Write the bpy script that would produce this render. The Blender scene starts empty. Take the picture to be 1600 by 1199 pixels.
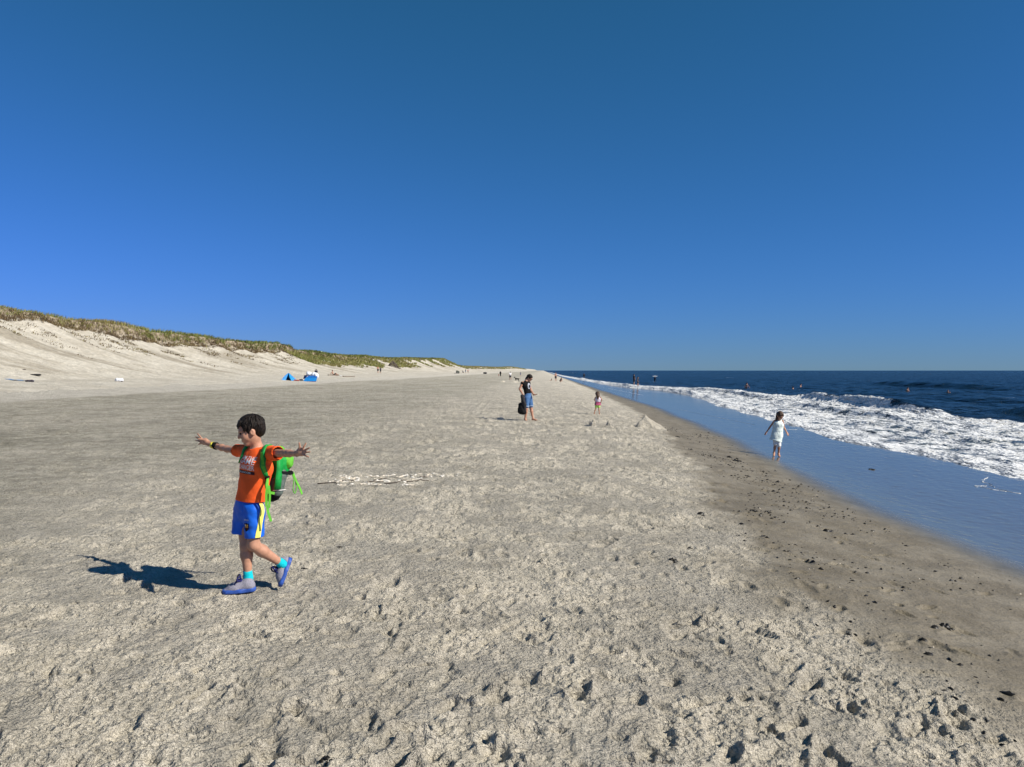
import bpy, bmesh, math, random
import numpy as np
from mathutils import Vector, Matrix

# ------------------------------------------------------------------ camera, sky, sun, exposure
scene = bpy.context.scene
COL = scene.collection
F_PX, CAM_H = 1210.0, 1.65
PITCH = math.atan(20.5 / F_PX)
cam_data = bpy.data.cameras.new('camera')
cam = bpy.data.objects.new('camera', cam_data)
COL.objects.link(cam)
cam_data.sensor_width = 36.0
cam_data.lens = 36.0 * F_PX / 1600.0
cam_data.clip_start, cam_data.clip_end = 0.05, 40000.0
cam.location = (0, 0, CAM_H)
cam.rotation_euler = (math.radians(90) - PITCH, 0, 0)
scene.camera = cam

SUN_EL = math.radians(38.5)
SUN_VEC = np.array([0.92, -0.39]); SUN_VEC = SUN_VEC / np.linalg.norm(SUN_VEC)
world = bpy.data.worlds.new('World')
scene.world = world
world.use_nodes = True
wn = world.node_tree
sky = wn.nodes.new('ShaderNodeTexSky')
sky.sky_type = 'NISHITA'
sky.sun_disc = False
sky.sun_elevation = SUN_EL
sky.sun_rotation = math.atan2(SUN_VEC[0], SUN_VEC[1])
sky.altitude = 0
sky.air_density, sky.dust_density, sky.ozone_density = 1.0, 0.0, 5.0
bg = wn.nodes['Background']
# one colour grade for the whole sky: the deep, saturated rendering of the photograph
sep = wn.nodes.new('ShaderNodeSeparateColor'); com = wn.nodes.new('ShaderNodeCombineColor')
wn.links.new(sky.outputs[0], sep.inputs[0])
for i_, (gam, gain) in enumerate(((1.06, .222), (.72, .770), (1.25, .606))):
    pw = wn.nodes.new('ShaderNodeMath'); pw.operation = 'POWER'; pw.inputs[1].default_value = gam
    ml = wn.nodes.new('ShaderNodeMath'); ml.operation = 'MULTIPLY'; ml.inputs[1].default_value = gain
    wn.links.new(sep.outputs[i_], pw.inputs[0]); wn.links.new(pw.outputs[0], ml.inputs[0]); wn.links.new(ml.outputs[0], com.inputs[i_])
wn.links.new(com.outputs[0], bg.inputs[0])
bg.inputs[1].default_value = 0.074

sun_data = bpy.data.lights.new('sun', 'SUN')
sun = bpy.data.objects.new('sun', sun_data)
COL.objects.link(sun)
sun_data.energy = 5.0
sun_data.angle = math.radians(0.53)
sun_data.color = (1.0, 0.935, 0.81)
sdir = Vector((SUN_VEC[0] * math.cos(SUN_EL), SUN_VEC[1] * math.cos(SUN_EL), math.sin(SUN_EL)))
sun.rotation_euler = sdir.to_track_quat('Z', 'Y').to_euler()
vs = scene.view_settings
vs.view_transform, vs.look, vs.exposure, vs.gamma = 'Standard', 'None', 0.36, 1.0
vs.use_curve_mapping = False
scene.cycles.max_bounces = 5
scene.cycles.diffuse_bounces = 2
scene.cycles.glossy_bounces = 3

rng = np.random.default_rng(7)
random.seed(7)

# ------------------------------------------------------------------ noise
_P = np.random.default_rng(11).permutation(256).astype(np.int32)
_P = np.concatenate([_P, _P])
_A = np.random.default_rng(12).random(256) * 2 * np.pi
_GX, _GY = np.cos(_A).astype(np.float32), np.sin(_A).astype(np.float32)
def perlin(x, y, seed=0):
    x = np.asarray(x, np.float64) + seed * 17.37; y = np.asarray(y, np.float64) + seed * 31.91
    xi, yi = np.floor(x).astype(np.int64), np.floor(y).astype(np.int64)
    xf, yf = (x - xi).astype(np.float32), (y - yi).astype(np.float32)
    X, Y = (xi & 255).astype(np.int32), (yi & 255).astype(np.int32)
    X1, Y1 = (X + 1) & 255, (Y + 1) & 255
    def g(a, b, dx, dy):
        h = _P[_P[a] + b]
        return _GX[h] * dx + _GY[h] * dy
    u = xf * xf * xf * (xf * (xf * 6 - 15) + 10); v = yf * yf * yf * (yf * (yf * 6 - 15) + 10)
    a = g(X, Y, xf, yf); b = g(X1, Y, xf - 1, yf)
    c = g(X, Y1, xf, yf - 1); d = g(X1, Y1, xf - 1, yf - 1)
    ab = a + u * (b - a); cd = c + u * (d - c)
    return (ab + v * (cd - ab)) * 1.5
def fbm(x, y, seed=0, oct=3, lac=2.03, gain=0.5):
    s = 0; a = 1.0
    for i in range(oct):
        s = s + a * perlin(x, y, seed + i * 5); x = x * lac; y = y * lac; a *= gain
    return s
def noise3(p, f, seed=0):
    x, y, z = p[:, 0] * f, p[:, 1] * f, p[:, 2] * f
    return (perlin(x + .37 * z, y - .21 * z, seed) + perlin(y + .29 * x, z + .17 * x, seed + 3) + perlin(z - .4 * y, x + .3 * y, seed + 7)) * 0.6
def sstep(a, b, x):
    t = np.clip((x - a) / (b - a), 0, 1)
    return t * t * (3 - 2 * t)

# ------------------------------------------------------------------ object helpers
ORG = {}
def new_mesh(name, verts, faces):
    me = bpy.data.meshes.new(name)
    verts = np.asarray(verts, np.float32)
    if isinstance(faces, np.ndarray):
        n, k = faces.shape
        me.vertices.add(len(verts)); me.vertices.foreach_set('co', verts.ravel())
        me.loops.add(n * k); me.loops.foreach_set('vertex_index', faces.astype(np.int32).ravel())
        me.polygons.add(n); me.polygons.foreach_set('loop_start', np.arange(0, n * k, k, dtype=np.int32))
        me.polygons.foreach_set('loop_total', np.full(n, k, np.int32))
        me.update(calc_edges=True)
    else:
        me.from_pydata([tuple(map(float, v)) for v in verts], [], [tuple(int(i) for i in f) for f in faces])
        me.update()
    return me
def shade(me, smooth):
    me.polygons.foreach_set('use_smooth', np.full(len(me.polygons), bool(smooth)))
def tag(o, label=None, cat=None, group=None, kind=None):
    if label: o['label'] = label
    if cat: o['category'] = cat
    if group: o['group'] = group
    if kind: o['kind'] = kind
    return o
def thing(name, label, cat, loc, group=None):
    o = bpy.data.objects.new(name, None)
    o.empty_display_size = 0.1
    COL.objects.link(o); o.location = tuple(map(float, loc)); ORG[o] = np.array(loc, float)
    return tag(o, label, cat, group)
def part(name, verts, faces, mat, parent=None, smooth=True, attrs=None, origin=None):
    """mesh from world coordinates, placed under its parent (or at its own origin)"""
    verts = np.asarray(verts, float)
    org = ORG[parent] if parent is not None else (np.zeros(3) if origin is None else np.asarray(origin, float))
    me = new_mesh(name, verts - org, faces)
    shade(me, smooth)
    if attrs:
        for k, v in attrs.items():
            a = me.attributes.new(k, 'FLOAT', 'POINT'); a.data.foreach_set('value', np.asarray(v, np.float32).ravel())
    if mat is not None: me.materials.append(mat)
    o = bpy.data.objects.new(name, me); COL.objects.link(o)
    if parent is not None: o.parent = parent
    else: o.location = tuple(org)
    ORG[o] = org
    return o
def grid_faces(nr, nc, flip=False):
    i = np.arange(nr - 1)[:, None] * nc + np.arange(nc - 1)[None, :]
    f = np.stack([i, i + 1, i + nc + 1, i + nc], -1).reshape(-1, 4)
    return f[:, ::-1].copy() if flip else f

# ------------------------------------------------------------------ materials
def nodes_of(name):
    m = bpy.data.materials.new(name); m.use_nodes = True
    nt = m.node_tree; return m, nt, nt.nodes['Principled BSDF']
def N(nt, typ, **kw):
    n = nt.nodes.new(typ)
    for k, v in kw.items():
        if k.startswith('i_'):
            key = k[2:]
            n.inputs[int(key) if key.isdigit() else key].default_value = v
        else: setattr(n, k, v)
    return n
def mixc(nt, fac, a, b, blend='MIX'):
    n = nt.nodes.new('ShaderNodeMix'); n.data_type = 'RGBA'; n.blend_type = blend
    for sock, val in ((n.inputs[0], fac), (n.inputs[6], a), (n.inputs[7], b)):
        if hasattr(val, 'links'): nt.links.new(val, sock)
        elif isinstance(val, (tuple, list)): sock.default_value = (*val[:3], 1)
        else: sock.default_value = val
    return n.outputs[2]
def mth(nt, op, a, b=None, c=None):
    n = nt.nodes.new('ShaderNodeMath'); n.operation = op
    for i, val in enumerate((a, b, c)):
        if val is None: continue
        if hasattr(val, 'links'): nt.links.new(val, n.inputs[i])
        else: n.inputs[i].default_value = val
    return n.outputs[0]
def ramp(nt, fac, lo, hi, smooth=True):
    n = nt.nodes.new('ShaderNodeMapRange'); n.interpolation_type = 'SMOOTHSTEP' if smooth else 'LINEAR'
    nt.links.new(fac, n.inputs[0])
    for i, v in ((1, lo), (2, hi)):
        if hasattr(v, 'links'): nt.links.new(v, n.inputs[i])
        else: n.inputs[i].default_value = v
    return n.outputs[0]
def noise(nt, vec, scale, detail=3, rough=0.55):
    n = nt.nodes.new('ShaderNodeTexNoise'); n.inputs['Scale'].default_value = scale
    n.inputs['Detail'].default_value = detail; n.inputs['Roughness'].default_value = rough
    if vec is not None: nt.links.new(vec, n.inputs['Vector'])
    return n.outputs['Fac']
def attr(nt, name):
    n = nt.nodes.new('ShaderNodeAttribute'); n.attribute_name = name
    return n.outputs['Fac']
def bump(nt, height, dist, strength=1.0, prev=None):
    n = nt.nodes.new('ShaderNodeBump'); n.inputs['Distance'].default_value = dist
    if hasattr(strength, 'links'): nt.links.new(strength, n.inputs['Strength'])
    else: n.inputs['Strength'].default_value = strength
    nt.links.new(height, n.inputs['Height'])
    if prev is not None: nt.links.new(prev, n.inputs['Normal'])
    return n.outputs[0]
_MC = {}
def mat(name, col, rough=0.7, var=0.25, scale=30.0, bmp=0.0, sheen=0.0, metal=0.0, stretch=None, spec=0.35):
    """plain procedural surface: colour with noise variation and a fine relief"""
    if name in _MC: return _MC[name]
    m, nt, b = nodes_of(name)
    tc = nt.nodes.new('ShaderNodeTexCoord').outputs['Object']
    if stretch:
        mp = N(nt, 'ShaderNodeMapping'); mp.inputs['Scale'].default_value = stretch
        nt.links.new(tc, mp.inputs[0]); tc = mp.outputs[0]
    f = ramp(nt, noise(nt, tc, scale, 4), 0.3, 0.7)
    dark = tuple(c * (1 - var) for c in col); lite = tuple(min(1, c * (1 + var * .6)) for c in col)
    nt.links.new(mixc(nt, f, dark, lite), b.inputs['Base Color'])
    b.inputs['Roughness'].default_value = rough; b.inputs['Metallic'].default_value = metal
    b.inputs['Specular IOR Level'].default_value = spec
    if sheen: b.inputs['Sheen Weight'].default_value = sheen
    if bmp:
        nt.links.new(bump(nt, noise(nt, tc, scale * 3, 3), bmp, 0.8), b.inputs['Normal'])
    _MC[name] = m
    return m

# ------------------------------------------------------------------ sight lines (for setting things out on the ground)
def at(px, py, d):
    """world point seen at photo pixel (px, py) at distance d along the view"""
    v = (599.5 - py) / F_PX
    t = d / (math.cos(PITCH) + v * math.sin(PITCH))
    return np.array([t * (px - 800) / F_PX, d, CAM_H + t * (-math.sin(PITCH) + v * math.cos(PITCH))])
# ------------------------------------------------------------------ beach profile (t = metres seaward of the camera line)
SHORE = 0.04
def tco(x, y): return x - SHORE * y
PT = [-140, -60, -44, -38, -34, -30, -26, -24, -18, -10, -4, -1, 1, 2.5, 4, 6, 7, 9, 11, 13, 16, 30, 60, 400]
PZ = [1.4, 1.3, 1.15, 1.0, .80, .5, .17, .10, .06, .04, .0, -.07, -.12, -.2, -.38, -.66, -.76, -.88, -.97, -1.07, -1.22, -2.4, -4, -6]
_tt = np.linspace(-140, 400, 10801)
_zz = np.interp(_tt, PT, PZ)
_k = np.hanning(41); _k /= _k.sum()
_zz = np.convolve(np.pad(_zz, 20, mode='edge'), _k, mode='valid')
def base_z(x, y): return np.interp(tco(x, y), _tt, _zz)
def ground_hit(px, py):
    """where the sight line through a photo pixel meets the beach"""
    lo, hi = 2.0, 4000.0
    for d in np.geomspace(2, 4000, 1500):
        p = at(px, py, d)
        if p[2] < base_z(p[0], p[1]): hi = d; break
        lo = d
    for _ in range(30):
        m = .5 * (lo + hi); p = at(px, py, m)
        if p[2] < base_z(p[0], p[1]): hi = m
        else: lo = m
    return at(px, py, hi)
DAMP_Y = [0, 4.1, 5.45, 7.4, 10.6, 11.8, 13.5, 20.5, 30, 47, 100, 300]
DAMP_T = [2.35, 2.2, 1.95, 1.85, 2.0, 2.7, 2.7, 3.4, 4.2, 5.0, 5.8, 5.5]
WET_Y = [0, 9, 12, 20, 25, 36, 55, 114, 300, 1000]
WET_T = [4.9, 4.85, 4.9, 5.6, 6.05, 6.7, 7.0, 6.7, 6.3, 6]
EDGE_Y = [0, 10, 18.5, 30, 40, 58, 75, 100, 114, 125, 139, 200, 320, 600, 1500, 40000]
EDGE_T = [12.5, 12, 11.5, 11, 12, 13.4, 15.5, 18, 17, 13.5, 11.5, 10.0, 7.5, 8, 8, 8]

# ------------------------------------------------------------------ beach sheet
ys = [2.2]
while ys[-1] < 9000:
    y = ys[-1]; ys.append(y + max(0.006 * (y / 3) ** 1.6, 0.006))
near = 2.2 - np.cumsum(np.geomspace(0.02, 12, 34))
BY = np.concatenate([near[::-1], np.array(ys)])
NC = 900
BU = np.linspace(-1, 1, NC)
ext = (np.arange(1, 23) / 22.0) ** 2 * 150.0
def half_w(y): return 0.78 * np.maximum(y, 2.2) + 1.6
BX = np.concatenate([(-half_w(BY)[:, None] - ext[::-1][None, :]), half_w(BY)[:, None] * BU[None, :], (half_w(BY)[:, None] + ext[None, :])], 1)
GY = np.repeat(BY[:, None], BX.shape[1], 1)
T = tco(BX, GY)
Z = base_z(BX, GY)
nrow_hi = np.searchsorted(BY, 140.0)
sub = slice(0, nrow_hi)
x, y, t = BX[sub], GY[sub], T[sub]
damp_edge = np.interp(y, DAMP_Y, DAMP_T) + .35 * fbm(x * .55, y * .32, 40, 4) + .20 * fbm(x * 2.2, y * 1.5, 44, 3)
damp = sstep(-.25, .42, t - damp_edge)
wet_edge = np.interp(y, WET_Y, WET_T) + .30 * perlin(x * .12, y * .12, 50) + .05 * perlin(x * .9, y * .5, 51)
mirror = sstep(-.55, .75, t - wet_edge)
churn = sstep(-9, -2.5, t + 1.2 * perlin(x * .22, y * .22, 61)) * (1 - damp)          # trodden, dry and loose
flat_ = sstep(-.25, .35, fbm(x * 1.0, y * 1.0, 63, 5, 2.1, .6) + .10)                             # patches still smooth
rough_ = churn * (1 - .80 * flat_) + .50 * (1 - churn) * (1 - damp) * sstep(-.1, .7, fbm(x * .8, y * 1.2, 64, 4, 2.1, .6)) + .10 * (1 - churn)
z = .030 * perlin(x * .45, y * .45, 70) * (1 - mirror) + .016 * perlin(x * 1.3, y * 1.3, 71) * (1 - .85 * damp)
# lumps, clods and scuffs
b1 = np.abs(perlin(x * 2.7, y * 2.7, 72)); b2 = perlin(x * 5.6, y * 5.6, 73); b3 = perlin(x * 11, y * 11, 74); b4 = perlin(x * 23, y * 23, 75)
fade = np.clip(1.35 - y / 90, .5, 1)
b5 = perlin(x * 43, y * 43, 76)
z = z + rough_ * fade * (np.clip(.20 + y / 8, .5, 3.2) * (.024 * (b1 - .3) + .021 * b2) + .019 * (np.abs(b3) - .3) * (1 + .6 * b2) + .016 * (np.abs(b4) - .3) + .007 * b5)
clod = np.clip(perlin(x * 15, y * 15, 77) - .30, 0, 1) * sstep(.0, .5, perlin(x * 1.6, y * 1.6, 78) + .15)
z = z + .048 * clod * rough_ * fade
z = z + (1 - rough_) * (1 - mirror) * (.0035 * b3 + .0016 * b4)
# wind streaks and ridges on the grey flat, parallel to the shore walkways
z = z + (1 - churn) * (1 - damp) * .008 * perlin(x * .9, y * 3.0, 79)
# damp slope: soft hollows
z = z + damp * (1 - mirror) * (.012 * perlin(x * 2.2, y * 1.6, 81) + .004 * b2)
Z[sub] += z
# footprints and scrapes
def stamp(cx, cy, ang, L, W, depth, rim=.35):
    R = 1.9 * max(L, W)
    r0, r1 = np.searchsorted(BY, cy - R), np.searchsorted(BY, cy + R)
    if r1 - r0 < 3: return
    hw = half_w(cy)
    c0 = int((cx - R + hw) / (2 * hw) * (NC - 1)) + 22 - 2; c1 = int((cx + R + hw) / (2 * hw) * (NC - 1)) + 22 + 3
    c0, c1 = max(c0, 0), min(c1, BX.shape[1])
    if c1 - c0 < 3: return
    X_, Y_ = BX[r0:r1, c0:c1] - cx, GY[r0:r1, c0:c1] - cy
    ca, sa = math.cos(ang), math.sin(ang)
    a, b = (X_ * ca + Y_ * sa) / L, (-X_ * sa + Y_ * ca) / W
    r = np.sqrt(a * a + b * b) + .24 * perlin(BX[r0:r1, c0:c1] * 7, GY[r0:r1, c0:c1] * 7, 90) + .16 * perlin(BX[r0:r1, c0:c1] * 24, GY[r0:r1, c0:c1] * 24, 91)
    prof = -depth * (1 - sstep(.42, 1.05, r)) + rim * depth * np.exp(-((r - 1.2) / .25) ** 2) * (.5 + perlin(BX[r0:r1, c0:c1] * 6, GY[r0:r1, c0:c1] * 6, 92))
    prof = prof * (1 + .25 * a)
    Z[r0:r1, c0:c1] += prof
r2 = np.random.default_rng(21)
n_st = 0
while n_st < 4600:
    cy = 2.3 + (r2.random() ** 1.7) * 32
    cx = (r2.random() * 2 - 1) * half_w(cy)
    tt_ = tco(cx, cy)
    p = .18 + .82 * float(sstep(-7, -1, tt_))
    de = float(np.interp(cy, DAMP_Y, DAMP_T))
    if tt_ > de + .2: p = .40 if tt_ < de + 1.8 else .06
    if tt_ > 5.4: p = 0
    n_st += 1
    if r2.random() > p: continue
    k = r2.random()
    big = .75 + .5 * r2.random()
    if k < .72: stamp(cx, cy, r2.normal(1.2, .6), .125 * big, .052 * big, r2.choice([.008, .010, .012, .015, .018, .024]), .8)
    elif k < .9: stamp(cx, cy, r2.random() * 3.14, .05 * big, .04 * big, r2.uniform(.012, .035), .3)
    else: stamp(cx, cy, r2.normal(.3, .5), .22 * big, .035 * big, r2.uniform(.01, .025), .6)
# a few deep kicked-up holes like those in the foreground
for (px, py, L, W, dp) in [(775, 1095, .13, .08, .06), (1235, 1140, .12, .05, .055), (1490, 1125, .15, .06, .06), (1260, 1075, .17, .05, .05), (600, 915, .14, .10, .05),
                           (690, 935, .10, .07, .05), (820, 1062, .09, .06, .05), (905, 745 + 340, .10, .06, .045), (1085, 1105, .11, .06, .05), (430, 1080, .08, .05, .04),
                           (640, 1145, .10, .07, .05), (1345, 1000, .13, .07, .05), (1140, 1180, .08, .05, .045), (770, 1180, .12, .07, .05), (960, 1020, .08, .05, .04),
                           (545, 970, .09, .05, .035), (1010, 945, .08, .05, .04), (1080, 975, .07, .05, .045), (1120, 1000, .08, .05, .04), (1010, 870, .10, .06, .04)]:
    p = ground_hit(px, py); stamp(p[0], p[1], .9 + .5 * math.sin(px), L, W, dp * .62, .9)
def ground(gx, gy):
    """height of the sand sheet itself"""
    r = int(np.clip(np.searchsorted(BY, gy) - 1, 0, len(BY) - 2))
    out = []
    for rr in (r, r + 1):
        out.append(np.interp(gx, BX[rr], Z[rr]))
    f = (gy - BY[r]) / (BY[r + 1] - BY[r])
    return float(out[0] * (1 - f) + out[1] * f)
# surface masks
DA = np.zeros_like(Z); MI = np.zeros_like(Z); GR = np.zeros_like(Z); PA = np.zeros_like(Z)
DA[sub], MI[sub] = damp, mirror
CB = np.full_like(Z, .5); CB[sub] = rough_
far = slice(nrow_hi, None)
DA[far] = sstep(-.5, .8, T[far] - np.interp(GY[far], DAMP_Y, DAMP_T)); MI[far] = sstep(-.5, .5, T[far] - np.interp(GY[far], WET_Y, WET_T))
pe = T + 25.2 + .9 * perlin(BX * .09, GY * .05, 55) + .35 * perlin(BX * .6, GY * .25, 56)
PA = 1 - sstep(-.5, .4, pe)
gn = .9 * perlin(BX * .16, GY * .05, 57) + .5 * perlin(BX * .5, GY * .16, 58)
GR = (1 - PA) * (1 - sstep(-8.5, -1.5, T + 2.2 * gn)) * (.55 + .45 * sstep(-.4, .5, perlin(BX * .22, GY * .11, 59)))
GR = np.maximum(GR, .55 * np.exp(-((T + 24.2) / .9) ** 2) * (1 - PA))

m_sand, nt, b = nodes_of('sand')
geo = N(nt, 'ShaderNodeNewGeometry').outputs['Position']
wet_, mir_, gry_, pal_ = attr(nt, 'damp'), attr(nt, 'mirror'), attr(nt, 'grey'), attr(nt, 'pale')
n_big = noise(nt, geo, 1.6, 4); n_mid = noise(nt, geo, 9, 4, .6); n_fine = noise(nt, geo, 60, 4, .65); n_gr = noise(nt, geo, 420, 2, .7)
cb = mth(nt, 'MULTIPLY_ADD', n_mid, .7, mth(nt, 'MULTIPLY_ADD', attr(nt, 'crumb'), .42, -.02))
c = mixc(nt, ramp(nt, cb, .2, .8), (.440, .400, .330), (.655, .596, .490))
c = mixc(nt, ramp(nt, n_big, .35, .68), c, mixc(nt, .45, c, (.510, .472, .400)))
c = mixc(nt, gry_, c, mixc(nt, ramp(nt, n_mid, .3, .75), (.345, .318, .252), (.455, .422, .342)))
for sc_, lo_, hi_, k_ in ((.42, .80, 1.14, .62), (1.3, .78, 1.16, .68), (3.4, .76, 1.18, .66)):     # wind-sorted, trodden and damp patches of every size
    c = mixc(nt, mth(nt, 'MULTIPLY_ADD', gry_, k_ * .62, k_ * .38), c, mixc(nt, ramp(nt, noise(nt, geo, sc_, 3, .5), .36, .64), (lo_, lo_, lo_ * .98), (hi_, hi_, hi_)), 'MULTIPLY')
flk = ramp(nt, noise(nt, geo, 3.2, 8, .78), .50, .66)
c = mixc(nt, mth(nt, 'MULTIPLY', flk, .50), c, (.600, .548, .452))
flk2 = ramp(nt, noise(nt, geo, 5.0, 7, .75), .56, .70)
c = mixc(nt, mth(nt, 'MULTIPLY', flk2, .35), c, (.30, .27, .215))
c = mixc(nt, pal_, c, mixc(nt, ramp(nt, n_big, .35, .65), (.500, .462, .390), (.585, .548, .470)))
c = mixc(nt, wet_, c, mixc(nt, ramp(nt, n_big, .35, .65), (.165, .140, .098), (.225, .196, .146)))
c = mixc(nt, mir_, c, (.108, .105, .082))
c = mixc(nt, .5, c, mixc(nt, ramp(nt, n_fine, .3, .7), (.62, .62, .62), (1.25, 1.25, 1.25)), 'MULTIPLY')
c = mixc(nt, .35, c, mixc(nt, ramp(nt, n_gr, .3, .7), (.6, .6, .6), (1.3, 1.3, 1.3)), 'MULTIPLY')
nt.links.new(c, b.inputs['Base Color'])
inv = mth(nt, 'SUBTRACT', 1.0, mir_)
rg = mth(nt, 'MULTIPLY_ADD', inv, .80, .12)
rg2 = mth(nt, 'MULTIPLY_ADD', mth(nt, 'MULTIPLY', wet_, inv), -.30, rg)
nt.links.new(rg2, b.inputs['Roughness'])
b.inputs['IOR'].default_value = 1.36
dryf = mth(nt, 'MULTIPLY_ADD', wet_, -.72, 1.0)
str_ = mth(nt, 'MULTIPLY', dryf, inv)
nb = bump(nt, n_gr, .0022, str_)
nb = bump(nt, n_fine, .020, str_, nb)
nb = bump(nt, noise(nt, geo, 24, 4, .65), .075, mth(nt, 'MULTIPLY', str_, .95), nb)
nb = bump(nt, noise(nt, geo, 7.5, 4, .6), .12, mth(nt, 'MULTIPLY', str_, .6), nb)
mpw = N(nt, 'ShaderNodeMapping'); mpw.inputs['Scale'].default_value = (1.0, .45, 1); nt.links.new(geo, mpw.inputs[0])
nb = bump(nt, noise(nt, mpw.outputs[0], 1.9, 3), .010, mth(nt, 'MULTIPLY', mir_, .45), nb)
nt.links.new(nb, b.inputs['Normal'])

beach = part('beach', np.stack([BX, GY, Z], -1).reshape(-1, 3), grid_faces(*Z.shape), m_sand, attrs={'damp': DA, 'mirror': MI, 'grey': GR, 'pale': PA, 'crumb': CB})
tag(beach, kind='structure')

# ------------------------------------------------------------------ dunes
CR_PX = np.array([-160, -80, 0, 30, 60, 100, 140, 180, 205, 230, 270, 310, 340, 380, 420, 440, 455, 470, 500, 540, 560, 600, 640, 690, 700, 712, 735, 765, 780, 797, 806, 818, 830, 838])
CR_PY = np.array([448, 462, 475, 481, 487, 495, 500, 504, 511, 515, 519, 524, 529, 534, 534, 538, 544, 547, 551, 556, 555, 559, 559, 560, 566, 571.5, 572.5, 573.5, 574, 573, 574, 576, 577, 578])
W_C = 53.0
CR_S = 1210 * W_C / (848 - CR_PX)
CR_Z = CAM_H + (579 - CR_PY) * CR_S / 1210 - .35
ds = [26.0]
while ds[-1] < 5000: ds.append(ds[-1] * 1.0062)
DS = np.array(ds)
wu = np.concatenate([np.linspace(25, 36, 14, endpoint=False), np.linspace(36, 54, 92, endpoint=False), np.linspace(54, 66, 30, endpoint=False), np.linspace(66, 190, 14)])
S, Wc = np.meshgrid(DS, wu, indexing='ij')
def dune_fields(S, Wc):
    zc = np.interp(S, CR_S, CR_Z)
    ns = perlin(S * .05, S * 0 + .3, 101)
    low = sstep(420, 470, S)                        # the lower dunes far along the beach
    wf = 35.5 + 1.2 * ns - 1.0 * perlin(S * .016, S * 0 + .7, 102)
    wtop = 51.2 + 1.2 * (1 - sstep(66, 92, S)) + 1.1 * perlin(S * .13, S * 0 + 1.7, 103) + .45 * perlin(S * .5, S * 0 + .2, 104)
    fan = .35 * perlin(S * .22, Wc * .06, 105) + .16 * perlin(S * .8, Wc * .12, 106)
    scarp = np.clip(1.1 * sstep(60, 95, S) * (1 - sstep(170, 260, S)) + .5, .5, 1.8) * (.85 + .4 * perlin(S * .2, S * 0 + 4, 107))
    q = np.clip((Wc - wf) / (wtop - wf), 0, 1)
    ztoe = np.interp(-wf, _tt, _zz)
    zs = ztoe + (zc - scarp - ztoe) * (0.42 * q + .58 * q ** 2.0) + fan * q * (1 - .4 * q)
    up = sstep(wtop, wtop + 1.0, Wc)
    zt = zs + (zc - zs) * up
    back = np.clip((Wc - wtop - 1.5), 0, 200)
    hum = .55 * perlin(S * .09, Wc * .12, 108) + .22 * perlin(S * .35, Wc * .4, 109)
    zt = np.where(Wc > wtop + .8, zt - .045 * back + hum * sstep(.8, 4, Wc - wtop), zt)
    toe = 1 - sstep(wf - 6, wf, Wc)
    zb = np.interp(-Wc, _tt, _zz)
    zt = np.where(Wc < wf, zb, zt) - .25 * sstep(6, 11, wf - Wc)
    zt = zt + .02
    zt = zt + .05 * perlin(S * 1.3, Wc * 1.3, 110) * sstep(wf, wf + 3, Wc) + .03 * perlin(S * 3, Wc * 3, 111) * sstep(wf, wf + 3, Wc)
    return zt, wf, wtop, q
DZ, DWF, DWT, DQ = dune_fields(S, Wc)
DXX = -Wc + SHORE * S
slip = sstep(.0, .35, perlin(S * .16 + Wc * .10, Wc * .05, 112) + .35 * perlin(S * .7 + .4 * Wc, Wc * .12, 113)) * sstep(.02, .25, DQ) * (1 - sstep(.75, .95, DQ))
m_dune, nt, b = nodes_of('dune_sand')
geo = N(nt, 'ShaderNodeNewGeometry').outputs['Position']
n1 = noise(nt, geo, .35, 5, .6); n2 = noise(nt, geo, 2.4, 5, .65); n3 = noise(nt, geo, 11, 3, .6)
c = mixc(nt, ramp(nt, n1, .3, .7), (.475, .432, .355), (.585, .545, .462))
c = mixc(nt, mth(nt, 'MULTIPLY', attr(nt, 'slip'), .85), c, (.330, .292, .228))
c = mixc(nt, .7, c, mixc(nt, ramp(nt, n2, .33, .68), (.74, .74, .74), (1.12, 1.12, 1.12)), 'MULTIPLY')
c = mixc(nt, mth(nt, 'MULTIPLY', attr(nt, 'soil'), .9), c, mixc(nt, ramp(nt, n2, .35, .6), (.14, .10, .06), (.32, .26, .18)))
nt.links.new(c, b.inputs['Base Color']); b.inputs['Roughness'].default_value = .95; b.inputs['Specular IOR Level'].default_value = .2
nb = bump(nt, n2, .25, .8); nb = bump(nt, n3, .08, .7, nb)
nt.links.new(nb, b.inputs['Normal'])
soil = sstep(-.2, .5, Wc - DWT) * (1 - .5 * sstep(1, 4, Wc - DWT))
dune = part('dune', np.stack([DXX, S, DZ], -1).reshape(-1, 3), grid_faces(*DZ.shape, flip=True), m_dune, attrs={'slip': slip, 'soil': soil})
tag(dune, kind='structure')

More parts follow.
